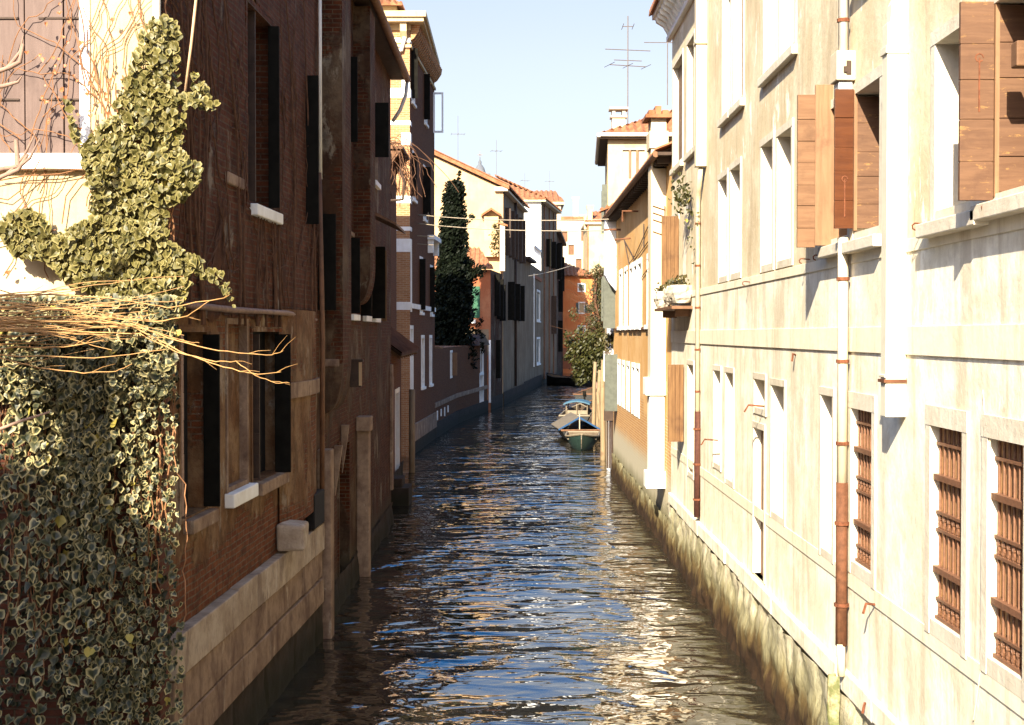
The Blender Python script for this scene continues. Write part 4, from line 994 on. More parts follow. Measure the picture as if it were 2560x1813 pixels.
b = M(); roof_slope(b, (-13, 57.0, 18.4), (-4.45, 57.0, 18.4), (0, 1, 0), 4.8, 2.2, a1=4.5, pitch=.30, amp=.07)
roof_slope(b, (-4.45, 57.0, 18.4), (-4.3, 66.8, 18.4), (-1, 0, 0), 4.5, 2.2, a0=4.8, a1=4.8, pitch=.30, amp=.07); h.part("roof", b, m_tile)
pipe(h, [wf.P(wf.L - .2, .12, 17.0), wf.P(wf.L - .3, .12, 16.5), wf.P(wf.L - 2.0, .1, 15.9), wf.P(wf.L - 2.2, .09, 15.6), wf.P(wf.L - 2.2, .08, 11)], .09, m_wpipe)
b = M(); b.wb(wf, wf.L - 3.9, wf.L - 2.95, .0, .06, at(950, 230, 57).z, at(950, 105, 57).z); h.part("shutter", b, m_ggrn, bevel=.01)
b = M(); 
def wl(u): return w.px(u, HOR)[0]
for ua, ub, v0, v1, p in ((1029, 1042, 120, 246, .27), (1061, 1075, 185, 299, .26), (1031, 1041, 382, 490, .2), (1058, 1077, 417, 540, .34), (1049, 1063, 647, 775, .26), (1075, 1087, 668, 780, .22)):
    s_ = wl(ua); dY = 57 + s_; z1, z0 = at(ua, v0, dY).z, at(ua, v1, dY).z
    o = window(h, w, s_ + .15, s_ + 1.1, z0, z1, .12, .16, fill=m_void, sill=True)
    leaf(o, w, s_, .0, p, z0, z1, m_dark, 1)
b = M(); s_ = wl(1026); b.wb(w, s_, s_ + .35, .0, .03, at(1026, 780, 57.5).z, at(1026, 628, 57.5).z); h.part("stone_jamb", b, m_stone)
s_ = w.L - .6; z1, z0 = at(1095, 231, 66.4).z, at(1095, 332, 66.4).z; q = M()     # opened white casement
for n0, n1, a, c in ((.0, .08, z0, z1), (.40, .48, z0, z1), (.08, .40, z0, z0 + .09), (.08, .40, z1 - .09, z1)): q.wb(w, s_, s_ + .05, n0, n1, a, c)
h.part("casement", q, m_ggrn if False else m_white)
b = M(); b.wb(w, w.L - 3.2, w.L - .3, .0, .35, 9.3, 9.5); b.wb(w, w.L - 3.1, w.L - 2.8, 0, .25, 8.7, 9.3); b.wb(w, w.L - .7, w.L - .4, 0, .25, 8.7, 9.3); h.part("balcony", b, m_stone)
b = M(); b.wb(w, 0, w.L, 0, .06, 6.05, 6.25); h.part("string_course", b, m_stone)
b = M(); b.wb(w, 0, w.L, -.05, .10, .55, 1.25); h.part("stone_plinth", b, m_plinth); b = M(); b.wb(w, 0, w.L, 0, .05, -1, .55); h.part("wet_footing", b, m_plinth_d)
window(h, w, .15, .9, 2.6, 5.2, .15, .15, fill=m_void, sill=False); window(h, w, 4.2, 5.2, 2.8, 4.8, .15, .15, fill=m_void); window(h, w, 7.6, 8.5, 2.8, 4.8, .15, .15, fill=m_void)
h.finish()
b = M(); b.tube([(-3.62, 50.5, -1), (-3.6, 50.4, 3.0)], .11, 8); tag(b.build("mooring_post", m_pole, smooth=True), "lone wooden post at the foot of the banded brick house on the left", "mooring post", "mooring posts in the canal")
# unseen house added behind the viewpoint to cast shade on the ivy
h = House("shade_house", "unseen house added behind the viewpoint to shade the ivy", [(-16, -16), (-3.6, -16), (-3.6, .8), (-16, .8)], -2, 8.8, [m_cream2])
b = M(); b.prism([(-3.4, .9, 8.8), (-9.5, .9, 11.6), (-16, .9, 8.8)], (0, -17, 0)); h.part("roof", b, m_tile)  # pitch shaped to slant the shadow edge across the ivy
b = M(); b.bx(-7.35, -6.95, .2, .7, 9.5, 11.6); chimney_cap(b, -7.35, -6.95, .2, .7, 11.6); h.part("chimney", b, m_conc); h.finish()  # chimney added to break up that shadow edge
# ------------------------------------------------------------------ garden wall and portal on the left bank
h = House("brick_garden_wall", "low brick canal wall with pale stone bands below the tall cypress",
          [(-6, 66.98), (-3.72, 67.05), (-3.1, 78), (-1.62, 91), (-6, 91)], -2, 4.3, [m_salmon, m_L3], cat="wall", mi=[1, 1, 1, 1, 1]); w1, w2 = h.w[1], h.w[2]
for w in (w1, w2):
    b = M(); b.wb(w, 0, w.L, 0, .05, 1.45, 1.68); h.part("stone_band", b, m_plinth)
    b = M(); b.wb(w, 0, w.L, 0, .08, -1, .7); h.part("wet_footing", b, m_plinth_d)
b = M(); b.bx(-6, -3.3, 67.0, 67.2, 4.3, 4.4); h.part("coping", b, m_plinth)
o = window(h, w1, 7.6, 8.5, 2.75, 4.0, .12, .12, fill=m_dkbrown, sill=False)
leaf(o, w1, 8.5, .0, .28, 2.75, 4.0, m_strip, 1)
window(h, w2, 9.6, 11.2, -.5, 2.4, .15, .3, fill=m_void, sill=False, frame=m_stone, name="water_door", bottom=False)
window(h, w2, 9.9, 11.2, 2.6, 4.0, .1, .12, fill=m_dkbr2, sill=False)
for i in range(4):
    b = M(); b.wb(w1, 1.0 + 1.7 * i, 1.25 + 1.7 * i, .0, .04, .8 + .1 * (i % 2), 1.25); h.part("stone_scrap", b, m_stone)
b = M(); b.prism([w2.P(6.0, -.5, 4.3), w2.P(8.6, -.5, 5.0), w2.P(11.4, -.5, 4.3)], w2.n * .9); h.part("portal_gable", b, m_dkbrown)
h.finish()
# ------------------------------------------------------------------ salmon house
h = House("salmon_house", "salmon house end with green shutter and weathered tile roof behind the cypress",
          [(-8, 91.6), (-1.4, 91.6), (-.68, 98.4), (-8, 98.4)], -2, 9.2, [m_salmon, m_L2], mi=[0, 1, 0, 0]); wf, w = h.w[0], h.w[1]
b = M(); za, zb = at(1188, 795, 91.6).z, at(1188, 716, 91.6).z; sa = wf.px(1181, 760)[0]; sb = wf.px(1198, 760)[0]
o = window(h, wf, sa - .5, sa, za, zb, .06, .1, fill=m_void, sill=False); leaf(o, wf, sb, .0, .05, za, zb, m_green, 1)
b.wb(wf, sa - .02, sb, .0, .06, za, zb); b.build("shutter", m_green, o)
b = M(); b.wb(wf, sa - .6, sa + .2, .0, .35, za - .35, za - .1); b.build("sill", m_stone, o)
b = M(); b.wb(wf, wf.L - .12, wf.L + .02, .0, .05, .5, 4.6); h.part("stone_jamb", b, m_stone)
b = M(); b.wb(wf, wf.L - 1.7, wf.L - .13, .0, .015, 3.6, 5.3); h.part("bare_render", b, m_greyst)
b = M(); roof_slope(b, (-8, 91.1, 9.3), (-1.2, 91.1, 9.3), (0, 1, 0), 3.2, 1.5, a1=1.0, pitch=.3, amp=.06); h.part("roof", b, m_tile)
for (s_, z0, z1, p) in ((2.2, 6.2, 9.0, .35), (3.6, 6.0, 8.7, .45), (5.2, 5.9, 8.4, .4), (3.0, 2.0, 4.6, .3)): leaf(h.root, w, s_, 0, p, z0, z1, m_dark, 1, .3)
b = M(); b.wb(w, 0, w.L, 0, .05, -1, .8); h.part("wet_footing", b, m_plinth_d); h.finish()
# ------------------------------------------------------------------ peach gabled house
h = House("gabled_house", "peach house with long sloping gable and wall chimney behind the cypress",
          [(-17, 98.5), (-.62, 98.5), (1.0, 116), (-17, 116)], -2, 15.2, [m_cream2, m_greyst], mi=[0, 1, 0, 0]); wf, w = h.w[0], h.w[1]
h.extra.poly([(-.62, 98.5, 15.2), (-8, 98.5, 18.6), (-17, 98.5, 15.2)], 0)
b = M(); b.prism([(-.2, 98.1, 15.12), (-8, 98.1, 18.72), (-8, 98.1, 18.98), (-.2, 98.1, 15.38)], (0, 18, 0)); h.part("roof", b, m_tile)
b = M(); roof_slope(b, (-.18, 98.2, 15.42), (1.5, 116.2, 15.42), (-1, 0, 0), 7.8, 3.6, pitch=.4, amp=.08); h.part("roof_tiles", b, m_tile)
b = M(); b.wb(w, -.3, w.L, 0, .35, 15.0, 15.15); b.wb(wf, wf.L - .6, wf.L + .3, 0, .3, 15.0, 15.3); h.part("cornice", b, m_conc)
b = M(); b.bx(-1.95, -.95, 98.0, 98.5, 10.4, 13.2); o = h.part("chimney", b, m_cream2)
b = M(); b.prism([(-2.15, 97.85, 13.2), (-1.45, 97.85, 13.65), (-.75, 97.85, 13.2), (-.75, 97.85, 13.35), (-1.45, 97.85, 13.82), (-2.15, 97.85, 13.35)], (0, .6, 0)); b.build("chimney_cap", m_tile, o)
b = M(); b.bx(-.85, -.5, 97.9, 98.5, 9.4, 12.7); o = h.part("chimney", b, m_conc); b = M(); b.prism([(-1.0, 97.8, 12.7), (-.3, 97.8, 12.5), (-.3, 97.8, 12.62), (-1.0, 97.8, 12.85)], (0, .8, 0)); b.build("chimney_cap", m_tile, o)
for s_, p in ((1.5, .4), (4.2, .45), (7.0, .45), (10.0, .5), (13.0, .5)): leaf(h.root, w, s_, 0, p, 10.6, 14.0, m_dkbrown, 1, .3)
for s_, p in ((3.5, .5), (8.0, .5), (12.0, .5)): leaf(h.root, w, s_, 0, p, 6.0, 8.8, m_dark, 1, .4)
pipe(h, [w.P(8.5, .12, 1), w.P(8.5, .12, 15)], .10, m_dkbrown)
b = M(); b.wb(w, 0, w.L, 0, .06, -1, .9); h.part("wet_footing", b, m_plinth_d)
h.finish()
random.seed(12); b = M(); col = []
for k in range(120): add_leaf(b, col, at(random.gauss(1238, 6), random.uniform(560, 640), 98.0), .22)
tag(b.build("wall_creeper", m_brown, col=col), "brown creeper patch climbing beside the peach house wall chimney", "climbing plant")
# ------------------------------------------------------------------ lower grey house and white house further on
h = House("grey_house", "low grey canal house with pale window panels and glazed terrace on top",
          [(-8, 116), (.97, 116), (2.86, 138), (-8, 138)], -2, 11.2, [m_greyst]); w = h.w[1]
b = M(); b.wb(w, -.3, 8, 0, .55, 11.2, 11.4); h.part("eave_board", b, m_dkbrown)
for s_, za, zb in ((16, 6.4, 9.0), (16, 2.3, 4.5)):
    window(h, w, s_, s_ + 4.5, za, zb, .2, .15, fill=m_ggrn, sill=True, frame=m_stone)
b = M(); b.wb(w, 12, w.L, 0, .1, 10.1, 10.4); h.part("string_course", b, m_salmon)
b = M()
for i in range(6): b.wb(w, 12 + i * 1.6, 12.2 + i * 1.6, -.2, 0, 11.2, 13.0)
b.wb(w, 12, w.L, -.2, .05, 13.0, 13.2); h.part("terrace_glazing", b, m_white)
b = M(); b.wb(w, 11.6, 11.9, 0, .08, 2, 10.5); h.part("downpipe", b, m_stone); b = M(); b.wb(w, 0, w.L, 0, .06, -1, 1.0); h.part("wet_footing", b, m_plinth_d)
h.finish()
h = House("white_house", "tall house with blank white end wall and tile roof beyond the peach house",
          [(-9, 138.1), (2.86, 138.1), (4.85, 152), (-9, 152)], -2, 18.0, [m_white, m_greyst], mi=[0, 1, 0, 0]); w = h.w[1]
b = M(); b.prism([(-9, 137.6, 18), (3.3, 137.6, 18), (3.3, 137.6, 18.2), (-9, 137.6, 18.2)], (0, .9, 0)); b.wb(w, 0, w.L, 0, .5, 18, 18.2); h.part("cornice", b, m_conc)
b = M(); roof_slope(b, (-9, 137.5, 18.3), (3.4, 137.5, 18.3), (0, 1, 0), 7, 3.0, a1=6.0, pitch=.5, amp=.1); roof_slope(b, (3.4, 137.5, 18.3), (5.4, 152, 18.3), (-1, .1, 0), 6, 3.0, a0=6, pitch=.5, amp=.1); h.part("roof", b, m_tile)
for s_ in (2.2, 6.5, 10.5):
    b = M(); b.wb(w, s_, s_ + 1.2, 0, .12, .5, 17.8); h.part("pilaster", b, m_dkbr2)
for s_, p in ((3.5, .6), (7.8, .6), (11.8, .7)):
    leaf(h.root, w, s_, 0, p, 11.8, 14.6, m_dark, 1, .6)
leaf(h.root, w, 9.0, 0, .55, 5.0, 9.0, m_dkbrown, 1, .8)
h.finish()
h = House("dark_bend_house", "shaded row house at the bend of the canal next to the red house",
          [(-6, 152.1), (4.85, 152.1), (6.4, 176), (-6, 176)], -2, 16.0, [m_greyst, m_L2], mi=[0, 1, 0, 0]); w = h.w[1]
for s_, za, zb in ((2, 11, 15), (6, 7.5, 11), (12, 10, 14), (5, 3, 6.5)): leaf(h.root, w, s_, 0, .5, za, zb, m_dark, 1, 1.0)
b = M(); b.wb(w, 0, w.L, 0, .45, 16, 16.3); h.part("cornice", b, m_dkbrown); h.finish()
# ------------------------------------------------------------------ red house closing the view
h = House("red_house", "red stucco house closing the view at the far bend with green-shuttered windows",
          [(4.5, 180), (10.55, 180), (10.55, 190), (4.5, 190)], -2, 12.4, [m_red]); w = h.w[0]
def winr(u0, u1, v0, v1, fill, fr=.16):
    s0, z1 = w.px(u0, v0); s1, z0 = w.px(u1, v1); return window(h, w, s0, s1, z0, z1, fr, .15, fill=fill, frame=m_stone, sill=False)
winr(1447, 1461, 711, 727, m_ggrn); o = winr(1448, 1460, 758, 782, m_cream2); winr(1447, 1461, 817, 838, m_pale)
for ua, ub in ((1440, 1446.5), (1461.5, 1469)):
    b = M(); s0, z1 = w.px(ua, 757); s1, z0 = w.px(ub, 784); b.wb(w, s0, s1, .02, .08, z0, z1); b.build("shutter", m_ggrn, o)
b = M()
for k in range(1, 4): s0, z1 = w.px(1447 + 3.5 * k, 829); b.wb(w, s0 - .03, s0 + .03, -.1, .03, w.px(1447, 838)[1], w.px(1447, 817)[1])
h.part("window_bars", b, m_dkbrown)
b = M(); b.wb(w, 0, w.L, 0, .03, .5, 3.2); h.part("pale_footing", b, m_salmon)
b = M(); roof_slope(b, (4, 179.4, 12.5), (11.1, 179.4, 12.5), (0, 1, 0), 5, 1.9, a0=2.2, a1=4.2, pitch=.5, amp=.08); b.bx(4, 11.1, 179.4, 190, 12.4, 12.5); h.part("roof", b, m_tile); h.finish()
# ------------------------------------------------------------------ pale far houses, bell tower, chimneys
def far_house(name, label, u0, u1, vt, Y, dep, mat, roof=None, chim=()):
    x0, x1 = at(u0, HOR, Y).x, at(u1, HOR, Y).x; zt = at(u0, vt, Y).z
    h = House(name, label, [(x0, Y), (x1, Y), (x1, Y + dep), (x0, Y + dep)], -2, zt, [mat])
    if roof:
        b = M(); roof_slope(b, (x0 - .4, Y - .4, zt + .1), (x1 + .4, Y - .4, zt + .1), (0, 1, 0), dep * .5, roof, a0=dep * .4 * 0 + (x1 - x0) * .25, a1=(x1 - x0) * .25, pitch=.6, amp=.1); h.part("roof", b, m_tile)
        b = M(); b.bx(x0 - .4, x1 + .4, Y - .4, Y + dep, zt - .3, zt + .02); h.part("cornice", b, m_pale)
    for (cu, cw, cv) in chim:
        cx = at(cu, HOR, Y).x; ww = cw * Y / F; ct = at(cu, cv, Y).z
        b = M(); b.bx(cx - ww / 2, cx + ww / 2, Y + .3, Y + .3 + ww, zt - 1, ct - .8); b.prism([(cx - ww / 2, Y + .3, ct - .8), (cx + ww / 2, Y + .3, ct - .8), (cx + ww * .8, Y + .3, ct), (cx - ww * .8, Y + .3, ct)], (0, ww * 1.2, 0)); h.part("chimney", b, mat)
    w = h.w[0]
    return h, w
h, w = far_house("pale_house", "pale house with low tile roof just above the white house roof", 1325, 1402, 506, 172, 14, m_pale, 2.0)
h.finish()
h, w = far_house("pale_house", "large pale blank-walled house with tall chimneys above the red house", 1395, 1472, 542, 224, 12, m_pale, None, ((1439, 12, 492), (1455, 7, 536)))
for (u, v) in ((1412, 592), (1428, 625), (1460, 590), (1447, 660)):
    s_, z = w.px(u, v); window(h, w, s_ - .45, s_ + .45, z - .8, z + .8, .15, .2, fill=m_dkbr2, sill=False, frame=m_pale)
b = M(); b.wb(w, 0, w.L, 0, .3, h.z1 - .5, h.z1); h.part("cornice", b, m_tile)
h.finish()
h, w = far_house("pale_house", "cream house with stepped roofline half hidden behind the hipped house", 1468, 1530, 556, 205, 12, m_yellow, 2.0, ((1475, 12, 513), (1463, 6, 536)))
b = M(); b.wb(w, 0, .18, 0, .15, 0, h.z1); h.part("downpipe", b, m_salmon); h.finish()
Y = 420; c = at(1200, HOR, Y)
t = thing("bell_tower", "distant grey domed bell tower topped by a cross", "tower", (c.x, Y, 0))
def lathe(b, cx, cy, prof, n=16):
    b.grid(lambda a, q: None, 0, 0) if False else None
    k = len(prof) - 1
    b.grid(lambda a, q: Vector((cx + prof[round(q * k)][0] * math.cos(2 * math.pi * a), cy + prof[round(q * k)][0] * math.sin(2 * math.pi * a), prof[round(q * k)][1])), n, k)
zz = lambda v: at(1200, v, Y).z
b = M(); b.bx(c.x - 2.6, c.x + 2.6, Y - 2.6, Y + 2.6, -2, zz(440)); b.bx(c.x - 3.1, c.x + 3.1, Y - 3.1, Y + 3.1, zz(440), zz(437)); b.build("shaft", m_far, t)
b = M(); lathe(b, c.x, Y, [(1.9, zz(437)), (1.7, zz(431)), (1.6, zz(429)), (1.35, zz(421)), (.8, zz(414)), (.45, zz(411)), (.5, zz(405)), (.15, zz(400)), (.12, zz(392))]); b.build("dome", m_far, t, smooth=True)
b = M(); b.bx(c.x - .09, c.x + .09, Y - .1, Y + .1, zz(393), zz(379)); b.bx(c.x - .75, c.x + .75, Y - .1, Y + .1, zz(388.5), zz(386.5)); b.build("cross", m_ant, t)
def far_ant(u, vt, vb, Y, label, bars):
    p = at(u, vb, Y); antenna(p.x, Y, p.z - .5, at(u, vt, Y).z - p.z + .5, label, bars, r=.016)
far_ant(1145, 290, 430, 108, "faint antenna on the peach gable roof left of the bell tower", [(3.4, .5, .1, 3)])
far_ant(1241, 350, 450, 112, "faint antenna on the peach roof just right of the bell tower", [(2.8, .4, .2, 3)])
far_ant(1312, 433, 480, 150, "small antenna on the tile roof left of the white house ridge", [(1.7, .4, .3, 2)])
far_ant(1374, 428, 510, 175, "small antenna above the pale house beside the white house", [(3.3, .5, .2, 3)])
# ------------------------------------------------------------------ trees
def leaf_cloud(b, col, c, r, n_, sz, flat=1.0):
    for i in range(n_):
        d = Vector((random.gauss(0, 1), random.gauss(0, 1), random.gauss(0, 1) * flat)); d.normalize(); d *= r * random.random() ** .4
        q = Vector(c) + d; a = Vector((random.gauss(0, 1), random.gauss(0, 1), random.gauss(0, 1))); a.normalize(); e = a.orthogonal().normalized(); f = a.cross(e)
        s_ = sz * random.uniform(.6, 1.4); rr = random.random()
        b.add([q - e * s_, q + f * s_ * .45, q + e * s_, q - f * s_ * .45], [(0, 1, 2, 3)]); col += [(random.random() * .5, rr, 0)] * 4
random.seed(41)
t = thing("cypress_tree", "tall dark cypress standing against the banded brick house and peach gable", "tree", (-3.7, 84, 0))
b = M(); b.tube([(-3.7, 84, 0), (-3.65, 84, 4), (-3.55, 84, 9), (-3.5, 84, 13.5)], [.22, .2, .12, .04], 8); b.build("trunk", m_vine2, t)
b = M(); col = []
ax = lambda z: -3.72 + .02 * z
for k in range(560):
    z = 3.2 + 10.6 * random.random() ** .9; f = (z - 3.2) / 11; rad = (1.42 - 1.15 * max(0, f - .12) / .88) * (.9 + .45 * noise.noise(Vector((z, k % 7, 1)))); an = random.uniform(0, 2 * math.pi)
    c = (ax(z) + rad * .95 * math.cos(an) * random.random() ** .4, 84 + rad * .95 * math.sin(an), z); leaf_cloud(b, col, c, .42 + .1 * random.random(), 70, .13, 1.9)
for (x, z) in ((-2.9, 10.2), (-2.7, 9.2), (-2.6, 8.8), (-2.75, 7.9), (-2.5, 8.3), (-2.2, 8.6), (-1.95, 8.8), (-2.9, 7.4), (-2.9, 6.5), (-2.8, 5.6), (-2.7, 6.0)): leaf_cloud(b, col, (x + random.gauss(0, .08), 84, z), .40, 150, .11, .9)
for k in range(90):
    z = 3.2 + 9.8 * random.random(); f = (z - 3.2) / 11; rad = (1.42 - 1.15 * max(0, f - .12) / .88) * random.uniform(1.05, 1.45); an = random.uniform(0, 6.28)
    leaf_cloud(b, col, (ax(z) + rad * math.cos(an), 84 + rad * math.sin(an), z + .2), .20, 28, .11, 1.6)
leaf_cloud(b, col, (-2.4, 84, 12.0), .22, 60, .09, .6); leaf_cloud(b, col, (-2.75, 84, 11.7), .25, 60, .09, .6)
for x, z in ((-3.72, 13.9), (-3.2, 13.6), (-3.2, 14.2), (-3.15, 14.6)): leaf_cloud(b, col, (x, 84, z), .16, 60, .09, 2.2)
b.build("crown", m_cyp, t, col=col)
t = thing("leaning_tree", "tree with yellow-green foliage leaning over the water before the red house", "tree", (6.6, 92, 0))
b = M(); br = M()
br.tube([(6.9, 93, .5), (6.5, 92, 3), (5.8, 91, 5.0), (5.4, 91, 7.0), (5.5, 91, 8.6)], [.22, .2, .14, .09, .04], 8)
br.tube([(6.4, 92, 3), (5.2, 91, 4.0), (4.2, 91, 4.2), (3.7, 91, 3.9)], [.13, .09, .06, .03], 6)
for k in range(60):
    z = random.uniform(4.5, 9); x = 5.6 + random.uniform(-.9, .5); p = Vector((x, 91 + random.uniform(-.8, .8), z)); d = Vector((random.gauss(-.1, .2), random.gauss(0, .2), random.uniform(.1, .35)))
    pts = [p + d * i + Vector((random.gauss(0, .06), 0, random.gauss(0, .05))) for i in range(5)]; br.tube(pts, [.025, .02, .015, .01, .006], 4, cap=False)
br.build("trunk", m_vine, t)
col = []
for k in range(170):
    leaf_cloud(b, col, (5.2 + random.gauss(0, .75), 91 + random.uniform(-1, 1.2), random.uniform(1.9, 4.9) + .25 * random.random()), .42, 46, .12, .6)
b.build("crown", m_leaf, t, col=col)
b = M(); col = []
for k in range(150):
    f = random.random(); z = 3.6 + 5.6 * f; x = 5.75 + .1 * f + random.gauss(0, .42 + .28 * (1 - f)); leaf_cloud(b, col, (x, 91.5 + random.uniform(-.8, .8), z), .36, 34, .10, 1.1)
b.build("upper_crown", m_brown, t, col=col)
t = thing("poplar_tree", "slim grey-green tree behind the leaning tree by the red house", "tree", (7.2, 118, 0))
b = M(); b.tube([(7.2, 118, 0), (7.25, 118, 10)], [.2, .05], 7); b.build("trunk", m_stick, t); b = M(); col = []
for k in range(60): z = random.uniform(4, 10.5); leaf_cloud(b, col, (7.3 + random.gauss(0, .45), 118, z), .4, 40, .13, 1.6)
b.build("crown", leafmat("grey_green_leaf", (.05, .06, .03), (.08, .09, .045), (.1, .1, .06)), t, col=col)
# right bank wall beyond the tall house
h = House("bank_wall", "low weathered garden wall on the right bank beneath the leaning tree",
          [(4.05, 64.1), (14, 64.1), (16, 170), (11, 150), (7.4, 110), (5.0, 80)], -2, 2.1, [m_gbrick], cat="wall"); h.finish()
# ------------------------------------------------------------------ boats
def boat(name, label, cx, cy, L, beam, hgt, mats, rot=0.0, bow=.25, tarp=None, cabin=None, motor=False):
    t = thing(name, label, "boat", (cx, cy, 0), "small boats moored along the right bank")
    ca, sa = math.cos(rot), math.sin(rot)
    def W(x, y, z): return Vector((cx + ca * x - sa * y, cy + sa * x + ca * y, z))
    def half(k): return beam / 2 * (min(1, (1 - k) * 5) ** .5 * .25 + .75) * (1 - max(0, (k - .55) / .45) ** 2.2 * .93) if k < 1 else .02
    def top(k): return hgt + bow * max(0, (k - .5) / .5) ** 2
    nL = 18
    def hull(inset, drop, a, c):
        k = a; y = -L / 2 + L * k; hb = half(k) - inset; zt = top(k) - drop; zb = -.18 + .16 * max(0, (k - .7) / .3) ** 2 + inset * 2.5
        q = 2 * c - 1; e = abs(q) ** .6
        return W(hb * (abs(q) ** .55) * (1 if q > 0 else -1), y, zb + (zt - zb) * e ** 2.4)
    b = M(); b.grid(lambda a, c: hull(0, 0, a, c), nL, 14)
    b.poly([hull(0, 0, 0, c / 14) for c in range(15)]); b.build("hull", mats[0], t, smooth=False)
    b = M(); b.grid(lambda a, c: hull(.05, .02, a * .97 + .01, 1 - c), nL, 14); b.poly([hull(.05, .02, .012, c / 14) for c in range(15)]); b.build("inner_hull", mats[1], t)
    b = M()
    for sg in (0, 1):
        pts = [hull(0, -.01, i / nL, sg) for i in range(nL + 1)]; b.tube(pts, .045, 6)
    b.tube([hull(0, -.01, 0, 0), hull(0, -.01, 0, 1)], .045, 6); b.build("gunwale", mats[2], t)
    for k in (.22, .48, .7):
        b = M(); y = -L / 2 + L * k; hb = half(k) - .04; p = W(-hb, y, top(k) - .12); b.box(p, W(hb, y, top(k) - .12) - p, W(0, y + .22, 0) - W(0, y, 0), (0, 0, .035)); b.build("bench", mats[2], t)
    if tarp:
        y0, y1 = -L * .42, L * .30; zr = hgt + tarp; hw = beam / 2 + .1; b = M()
        for sg in (-1, 1):
            b.prism([W(0, y0, zr), W(sg * hw, y0, hgt + .05), W(sg * hw, y0, hgt + .02), W(0, y0, zr - .03)], W(0, y1, 0) - W(0, y0, 0))
        o = b.build("tarpaulin", m_tarp, t); e = M()
        for sg in (-1, 1): e.prism([W(0, y0 - .02, zr - .0), W(sg * (hw + .02), y0 - .02, hgt + .05), W(sg * (hw + .02), y0 - .02, hgt - .03), W(0, y0 - .02, zr - .09)], W(0, y0 + .03, 0) - W(0, y0, 0))
        e.build("blue_edge", m_blue, o); b = M(); b.tube([W(0, y0, hgt - .3), W(0, y0, zr + .12)], .025, 6); b.build("tent_pole", m_wire, t)
    if cabin:
        b = M(); y0, y1 = -L * .1, L * .2; hw = beam * .36
        for x, y in ((-hw, y0), (hw, y0), (-hw, y1), (hw, y1), (0, y0)): b.tube([W(x, y, hgt - .1), W(x, y, hgt + cabin)], .03, 6)
        b.box(W(-hw, y0 + .1, hgt - .05), W(hw, 0, 0) - W(-hw, 0, 0), W(0, .06, 0) - W(0, 0, 0), (0, 0, .22)); b.build("cabin_frame", m_rail, t)
        b = M(); b.grid(lambda a, c: W((2 * a - 1) * (hw + .15), y0 - .2 + (y1 - y0 + .4) * c, hgt + cabin + .16 * (1 - (2 * a - 1) ** 2)), 8, 6); b.grid(lambda a, c: W((2 * a - 1) * (hw + .15), y0 - .2 + (y1 - y0 + .4) * c, hgt + cabin - .07 + .16 * (1 - (2 * a - 1) ** 2)), 8, 6); b.grid(lambda a, c: W((2 * a - 1) * (hw + .15), y0 - .2, hgt + cabin - .07 * c + .16 * (1 - (2 * a - 1) ** 2)), 8, 1); b.build("blue_canopy", m_bluec, t)
    if motor:
        b = M(); b.box(W(-.12, -L / 2 - .22, hgt - .05), W(.24, 0, 0) - W(0, 0, 0), W(0, .2, 0) - W(0, 0, 0), (0, 0, .3)); b.box(W(-.05, -L / 2 - .16, -.3), W(.1, 0, 0) - W(0, 0, 0), W(0, .1, 0) - W(0, 0, 0), (0, 0, hgt + .25)); b.build("outboard_motor", m_dark, t, bevel=.02)
    return t
m_teal = plain("teal_boat_paint", (.015, .030, .024), .5, .35, 4); m_bdark = plain("tarred_hull", (.012, .011, .010), .5, .4); m_rail = plain("cream_rail", (.19, .15, .10), .6, .2)
m_tarp = plain("pale_tarpaulin", (.13, .105, .075), .8, .2); m_blue = plain("blue_cloth", (.010, .05, .13), .7, .2); m_bluec = plain("light_blue_canopy", (.04, .10, .15), .6, .15); m_inside = plain("boat_inside", (.10, .07, .045), .8, .3)
boat("rowing_boat", "teal rowing boat with cream rail, nearest of the moored boats", 3.10, 61.6, 4.2, 1.45, .52, (m_teal, m_inside, m_rail), R(176), .2)
boat("covered_boat", "boat under a ridged pale tarpaulin edged in bright blue", 2.98, 67.0, 5.2, 1.72, .55, (m_bdark, m_inside, m_dkbr2), R(4), .3, tarp=.62)
boat("canopy_boat", "dark boat with light blue canopy on white posts", 3.62, 77.5, 5.6, 1.6, .62, (m_bdark, m_inside, m_rail), R(-6), .35, cabin=.55)
boat("open_boat", "small open brown boat tucked between the canopy boat and the bank", 4.75, 86, 4.6, 1.5, .5, (m_dkbrown, m_inside, m_dkbr2), R(-8), .3)
boat("dark_boat", "low dark boat tied up past the blue canopy boat", 5.7, 104, 5, 1.6, .6, (m_bdark, m_inside, m_dkbr2), R(-10), .3, motor=True)
boat("dark_boat", "dark boat lying across the far water under the leaning tree", 5.4, 138, 6, 2.2, .7, (m_bdark, m_inside, m_bdark), R(40), .4)
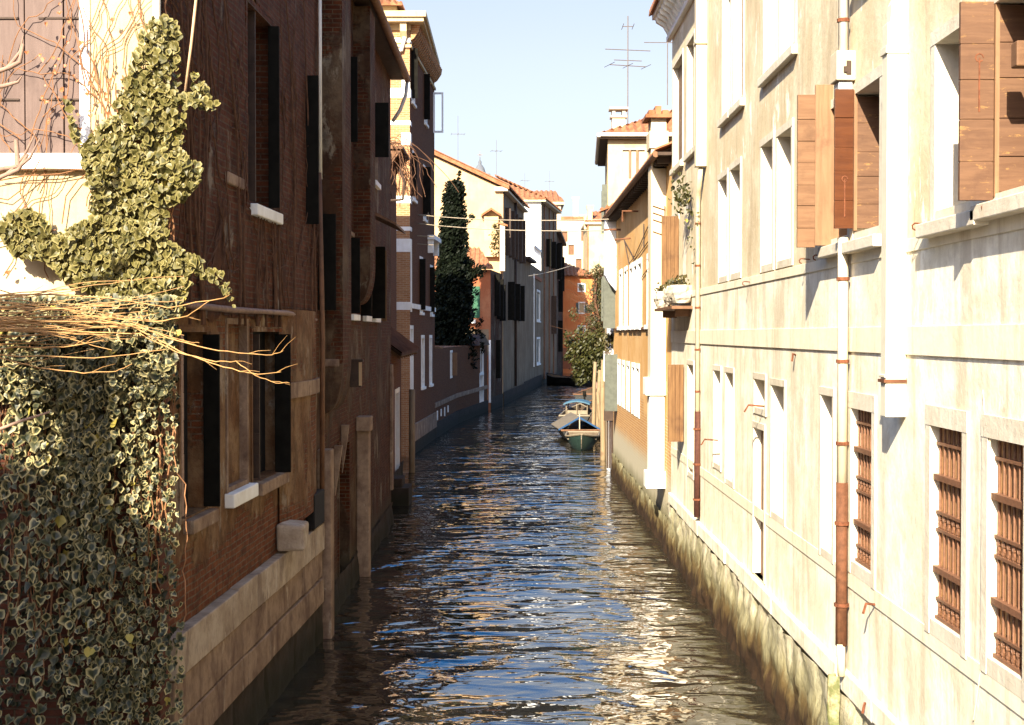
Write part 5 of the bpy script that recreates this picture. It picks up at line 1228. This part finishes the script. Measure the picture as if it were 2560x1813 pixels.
# ------------------------------------------------------------------ mooring posts
for i, (u0, v0, u1, v1, Y, r) in enumerate(((1488, 905, 1483, 1062, 74, .10), (1500, 925, 1493, 1092, 67, .11), (1508, 900, 1506, 1150, 55.6, .10), (1494, 980, 1503, 1085, 66.0, .09))):
    p0, p1 = at(u0, v0, Y), at(u1, v1, Y); p1 = p1 + (p1 - p0) * .35
    b = M(); b.tube([p1, p1.lerp(p0, .35) + Vector((.02, 0, 0)), p1.lerp(p0, .7) - Vector((.015, 0, 0)), p0], [r * 1.15, r * 1.05, r, r * .82], 9)
    tag(b.build("mooring_post", m_pole, smooth=True), ("tall wooden mooring post standing farthest left of the cluster by the boats", "stout wooden mooring post in the middle of the cluster", "tallest wooden mooring post beside the grey-green shutter", "short leaning mooring post crossing behind the stout one")[i], "mooring post", "mooring posts in the canal")
b, col = clump("", "", "", (3.75, 55, 1.9), 10, 1, m_brown, .1)
b = M()
for x in (3.42, 3.50, 3.58): b.tube([(x, 50.0, .2), (x, 50.0, 1.9)], .035, 6)
b.bx(3.3, 3.72, 49.9, 50.15, 1.9, 2.3); tag(b.build("landing_stage", m_dkbrown), "small rusty landing frame at the foot of the white house front", "landing stage")
# ------------------------------------------------------------------ clotheslines across the canal
def line(p0, p1, sag, r, label, cat="clothesline", n=14, mat=None, grp="lines strung across the canal"):
    p0, p1 = Vector(p0), Vector(p1); b = M()
    b.tube([p0.lerp(p1, i / n) - Vector((0, 0, sag * 4 * (i / n) * (1 - i / n))) for i in range(n + 1)], r, 4)
    return tag(b.build("clothesline", mat or m_wire), label, cat, grp)
for z, lab in ((10.05, "upper pale clothesline stretched across the canal between the brick and orange houses"), (9.68, "lower pale clothesline stretched across the canal between the brick and orange houses")):
    line((-3.95, 59.6, z), (3.2, 46.5, z - 1.25), .12, .016, lab)
line((1.2, 104, 9.3), (5.2, 120, 10.9), .1, .02, "thin distant line slanting across the canal below the clotheslines")
b = M()
for z in (10.05, 9.68): b.tube([(-4.0, 59.6, z), (-3.5, 59.5, z)], .03, 6)
b.tube([(-3.55, 59.5, 9.6), (-3.55, 59.5, 10.15)], .02, 5)
for dx, dz in ((.1, -.75), (.45, -.75), (.45, -1.1)): b.tube([(-4.0, 59.2, 9.9 + dz), (-3.75 + dx, 59.2, 9.85 + dz)], .018, 5)
tag(b.build("pulley_arm", m_rail), "pale pulley arms holding the clotheslines on the banded brick house", "bracket")
b = M(); b.tube([(3.6, 46.4, 8.45), (3.05, 46.4, 8.45)], .035, 6); b.tube([(3.6, 40, 8.5), (3.15, 40, 8.5), (3.15, 40, 8.2)], .03, 6); b.tube([(3.6, 42.5, 7.9), (3.1, 42.5, 7.85)], .03, 6)
tag(b.build("pulley_arm", m_rustp), "rusty pulley arms holding the clotheslines on the orange house", "bracket")
